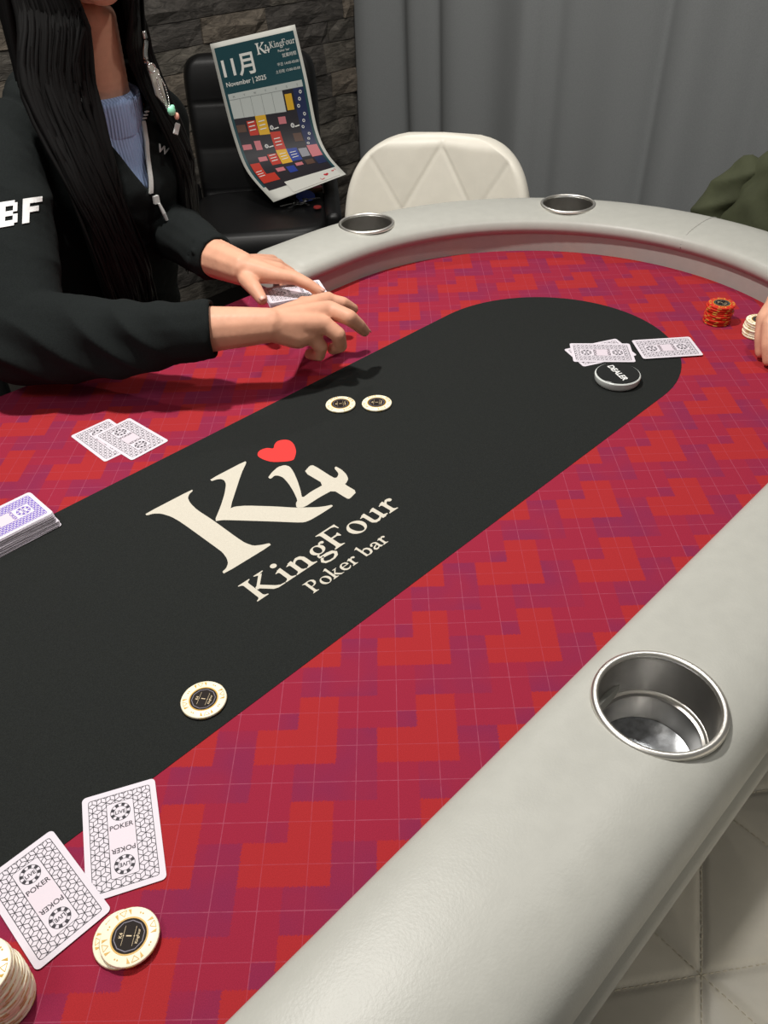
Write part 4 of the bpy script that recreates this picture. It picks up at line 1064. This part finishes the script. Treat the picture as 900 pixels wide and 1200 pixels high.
# sleeve lettering and the small chest mark
def decal(name, F, origin, right, upv, dirn, m):
    V = []
    for p in F.v:
        h, n_ = cast(Vector(origin)+Vector(right)*p[0]+Vector(upv)*p[1], dirn)
        if h is None: h, n_ = Vector(origin), Vector((0, 0, 1))
        V.append(h - Vector(dirn).normalized()*.0025)
    o = obj(name, V, F.f, m); sd = o.modifiers.new('t', 'SOLIDIFY'); sd.thickness = .001
    return under(o, dl)
dv = (at(27, 262, .2)-CAM).normalized(); rt = Vector((dv.y, -dv.x, 0)).normalized(); uv_ = rt.cross(dv)
F = Flat(0)
def blk(F, rects, ox, sc):
    for a, b, c, d_ in rects: F.poly([(ox+a*sc+.35*b*sc, b*sc), (ox+c*sc+.35*b*sc, b*sc), (ox+c*sc+.35*d_*sc, d_*sc), (ox+a*sc+.35*d_*sc, d_*sc)])
blk(F, [(0, 0, .3, 1), (.3, 0, .68, .22), (.3, .4, .62, .6), (.3, .8, .68, 1), (.62, .1, .82, .45), (.62, .55, .80, .9)], -.034, .031)
blk(F, [(0, 0, .3, 1), (.3, .42, .70, .64), (.3, .78, .85, 1)], -.002, .031)
F2 = Flat(0)
for q_ in F.f:
    P_ = [Vector(F.v[i][:2]) for i in q_]
    for j in range(4):
        for i in range(4):
            cs = [P_[0].lerp(P_[1], a).lerp(P_[3].lerp(P_[2], a), b) for a, b in ((i/4, j/4), ((i+1)/4, j/4), ((i+1)/4, (j+1)/4), (i/4, (j+1)/4))]; F2.poly([tuple(c) for c in cs])
decal('sleeve_lettering', F2, CAM+dv*.5+rt*.001, rt, uv_, dv, 'white_ink')
dv2 = (at(190, 176, .2)-CAM).normalized(); rt2 = Vector((dv2.y, -dv2.x, 0)).normalized(); up2 = rt2.cross(dv2)
F = Flat(0); F.text('W', (0, -.004), .016, -.5, 'c', .02); decal('chest_mark', F, CAM+dv2*.5, rt2, up2, dv2, 'white_ink')

# trousers and shoes, hidden below the table
B = chain([((.36, .82, -.24), (.14, .12, .07)), ((.36, .80, -.25), (.14, .12, .07))])
for sx, xk in ((-1, .27), (1, .45)):
    B += chain([((.36+sx*.07, .78, -.26), .078), ((xk, .42, -.27), .062), ((xk, .47, -.50), .050), ((xk, .50, -.70), .040)])
under(blob('trousers', B, .008, 'trousers', None, 3), dl)
for xk in (.27, .45):
    under(blob('shoe', chain([((xk, .52, -.722), (.036, .04, .036)), ((xk, .40, -.73), (.040, .05, .028))]), .006, 'black_metal', None, 3), dl)

# hair: a cap on the head and long straight locks down the front of both shoulders
rnd = random.Random(9)
m = MB()
def lock(pts, r): m.tube([Vector(p) for p in cr(pts, 4)], [r*(1-.75*(k/(4*(len(pts)-1)))**3) for k in range(4*(len(pts)-1)+1)], 6, flat=.55)
for k in range(420):
    side = -1 if k % 5 < 3 else 1; t = rnd.random(); j = lambda a: rnd.uniform(-a, a)
    if side < 0:   # her right, towards the camera
        a = [(HEAD.x-.01+j(.02), HEAD.y+j(.05), HEAD.z+.115), (HEAD.x-.070+j(.008), HEAD.y-.035+.06*t, HEAD.z+.045), (HEAD.x-.038-.06*t, HEAD.y-.06+.06*t, HEAD.z-.10), (.345-.070*t+.012*j(1), .600+.035*t, .34+j(.01)), (.343-.060*t+j(.010), .590+j(.008), .20), (.368-.066*t+j(.014), .602+j(.01), .06), (.384-.055*t+j(.018), .630+j(.012), -.03-.06*rnd.random())]
    else:
        a = [(HEAD.x+.01+j(.02), HEAD.y+j(.05), HEAD.z+.115), (HEAD.x+.070+j(.008), HEAD.y-.035+.06*t, HEAD.z+.045), (HEAD.x+.045+.04*t, HEAD.y-.055+.06*t, HEAD.z-.10), (.440+.052*t+j(.006), .625+.035*t, .35), (.478+.035*t+j(.008), .612+.03*t+j(.006), .22), (.482+.032*t+j(.008), .620+.03*t+j(.008), .13), (.478+.03*t+j(.012), .640+.03*t, .06-.05*rnd.random())]
    lock(a, rnd.uniform(.004, .008))
for k in range(60):
    a0 = PI*.08+PI*.84*rnd.random(); R_h = .088+rnd.uniform(0, .01); d0 = Vector((math.cos(a0), math.sin(a0)))
    lock([(HEAD.x, HEAD.y+.01, HEAD.z+.118), (HEAD.x+d0.x*.08, HEAD.y+d0.y*.09+.01, HEAD.z+.07), (HEAD.x+d0.x*R_h, HEAD.y+d0.y*.105+.01, HEAD.z-.05), (HEAD.x+d0.x*.10, HEAD.y+d0.y*.12+.02, .36), (HEAD.x+d0.x*.11, HEAD.y+d0.y*.14+.035, .22)], rnd.uniform(.009, .014))
h_ = m.build('hair', 'hair_black', None, True); h_['label'] = 'long straight black hair'; h_['kind'] = 'stuff'; under(h_, dl)

# deck held in the left hand
p0, p1 = at(315, 351, .066), at(381, 340, .066); mid = (p0+p1)/2; rzd = math.atan2((p1-p0).y, (p1-p0).x)-PI/2
rnd = random.Random(13); ND = 30
for k in range(ND):
    card('playing_card', mid.x+rnd.uniform(-.0008, .0008), mid.y+.004+rnd.uniform(-.0008, .0008), rzd+rnd.uniform(-.012, .012), .0605+k*.00034, 'face-down top card of the pack in the dealer\'s left hand' if k == ND-1 else 'card within the pack in the dealer\'s left hand', 'pack held by the dealer', INK if k == ND-1 else None)

# keepsakes hanging at her shoulder: clip, clear badge, ball chain, charm
ly = empty('shoulder_lanyard', aty(185, 95, .60)); tag(ly, 'black strap with clear badge, ball chain and pastel charm at the dealer\'s shoulder', 'lanyard')
mat('badge_clear', (190, 190, 180), .2, coat=.4); mat('charm_green', (150, 226, 190), .4); mat('charm_pink', (244, 180, 160), .4)
LY = .60
def lyo(o): o.parent = ly; o.matrix_parent_inverse = Matrix.Translation(-ly.location); return o
strap = [aty(x, y, LY) for x, y in ((163, -60), (166, 0), (169, 45), (172, 75))]
lyo(MB().tube(cr(strap, 5), .0055, 8, flat=.35).build('strap', 'black_metal', None, True))
lyo(MB().tube(cr([aty(x, y, LY-.004) for x, y in ((168, 36), (171, 48), (170, 62), (172, 74))], 4), .0034, 8).build('clip', 'silver', None, True))
A_, B_, C_, D_ = [aty(x, y, LY-.006) for x, y in ((172, 70), (186, 82), (198, 128), (184, 112))]
off = Vector((.0, .004, 0)); V = [A_, B_, C_, D_, A_+off, B_+off, C_+off, D_+off]
lyo(obj('clear_badge', V, [(0, 1, 2, 3), (7, 6, 5, 4), (0, 4, 5, 1), (1, 5, 6, 2), (2, 6, 7, 3), (3, 7, 4, 0)], 'badge_clear'))
cb = aty(178, 80, LY-.012); rg = [cb+Vector((.006*math.cos(2*PI*k/16), 0, .006*math.sin(2*PI*k/16))) for k in range(17)]
lyo(MB().tube(rg, .0012, 6).build('badge_eyelet', 'silver', None, True))
m = MB()
cp = cr([aty(x, y, LY-.012) for x, y in ((186, 88), (193, 100), (198, 120), (196, 128), (188, 108), (184, 92))], 7)
for p_ in cp: m.lathe([(0, -.0014), (.001, -.001), (.0014, 0), (.001, .001), (0, .0014)], 8, p_)
c_o = m.build('ball_chain', 'silver', None, True); c_o['kind'] = 'stuff'; lyo(c_o)
c1, c2, c3 = aty(201, 130, LY-.014), aty(207, 136, LY-.014), aty(207, 151, LY-.012)
lyo(blob('green_charm', [(c1, (.0072, .005, .0075)), (c1+Vector((.003, 0, .005)), .0038)], .0015, 'charm_green', None, 2))
lyo(blob('pink_charm', [(c2, (.0045, .004, .006))], .0015, 'charm_pink', None, 2))
o = link('silver_tag', bevel_box((.009, .003, .017), .001, 1), 'zip_grey'); o.location = c3; o.rotation_euler = (0, .5, 0); lyo(o)

# dealer's chair: black seat, brown wooden posts
wp = aty(196.5, 330, .95)
st = empty('dealer_chair', (.36, .82, FZ)); tag(st, 'dark chair with brown wooden posts that the dealer sits on', 'chair')
def stp(o): o.parent = st; o.matrix_parent_inverse = Matrix.Translation(-st.location); return o
o = link('seat', bevel_box((.42, .40, .06), .02, 3), 'leatherette_black', None, True); o.location = (.36, .82, -.40); stp(o)
for px_, py_, tz in ((wp.x, .95, wp.z+.035), (.20, .99, .02), (.20, .66, -.43), (.53, .66, -.43)):
    m = MB(); m.tube([(px_, py_, FZ), (px_, py_, (FZ+tz)/2), (px_, py_, tz)], [.010, .013, .013], 10); stp(m.build('post', 'wood_brown' if py_ == .95 else 'black_metal', None, True))
o = link('backrest', bevel_box((abs(wp.x-.20)-.02, .03, .14), .012, 2), 'leatherette_black', None, True); o.location = ((wp.x+.20)/2-.005, .985, -.08); stp(o)

# ------------------------------------------------------------------ the player whose hand guards the small stack
pl = person_root('person', (1.42, -.80, FZ), 'player at the right edge, fingers resting on the small cream chip stack')
w_ = at(955, 372, .075); kx = [at(908, 352, .062), at(914, 362, .064), at(922, 374, .060), at(932, 386, .054)]
el = Vector((1.22, -.56, .10)); sh_ = Vector((1.32, -.74, .30)); hd = Vector((1.40, -.74, .56))
B = chain([(sh_, .05), (el, .04), (w_.lerp(el, .3), .030), (w_, .025)])
for kk in kx: B += chain([(w_, .020), (w_.lerp(kk, .5), .0165), (kk, .0125)])
B += finger([kx[0], at(894, 372, .052), at(891, 398, .028), at(891, 414, .011)], .0105, .0078)
B += finger([kx[1], at(901, 380, .052), at(899, 406, .028), at(900, 423, .010)], .0110, .0080)
B += finger([kx[2], at(912, 394, .046), at(910, 416, .024), at(910, 428, .010)], .0105, .0080)
B += finger([kx[3], at(924, 404, .040), at(922, 420, .022), at(920, 430, .010)], .0095, .0072)
B += finger([w_.lerp(kx[0], .3), at(922, 362, .040), at(908, 372, .022)], .0150, .0095)
B += chain([((1.42, -.84, -.2), (.14, .11, .08)), ((1.41, -.82, .1), (.14, .1, .08)), ((1.41, -.80, .26), (.13, .08, .06)), ((1.41, -.79, .38), (.055, .055, .04)), (hd, (.075, .09, .10))])
B += chain([((1.51, -.83, .28), .05), ((1.56, -.72, .10), .04), ((1.45, -.60, .06), .03)])
B += [(hd+Vector((-.06, .06, -.03)), .018), (hd+Vector((-.02, .03, -.06)), (.055, .05, .05))]
under(blob('body', B, .003, 'skin', None, 5), pl)
mat('shirt_dark', (30, 31, 34), .9)
B = chain([((1.42, -.84, -.25), (.17, .14, .06)), ((1.41, -.82, .1), (.165, .125, .08)), ((1.41, -.80, .26), (.155, .10, .06)), ((1.41, -.79, .33), (.08, .075, .03))])
B += chain([(sh_, .065), (el, .056), (w_.lerp(el, .40), .042)]) + chain([((1.51, -.83, .28), .065), ((1.56, -.72, .10), .055), ((1.47, -.62, .065), .042)])
under(blob('shirt', B, .007, 'shirt_dark', None, 4), pl)
under(blob('hair', [(hd+Vector((.02, -.02, .03)), (.082, .095, .095))], .006, 'hair_black', None, 2), pl)
B = []
for sx in (-1, 1): B += chain([((1.42+sx*.08, -.82, -.28), .08), ((1.28+sx*.1, -.52, -.28), .065), ((1.30+sx*.1, -.54, -.70), .045)])
under(blob('trousers', B, .01, 'trousers', None, 3), pl)
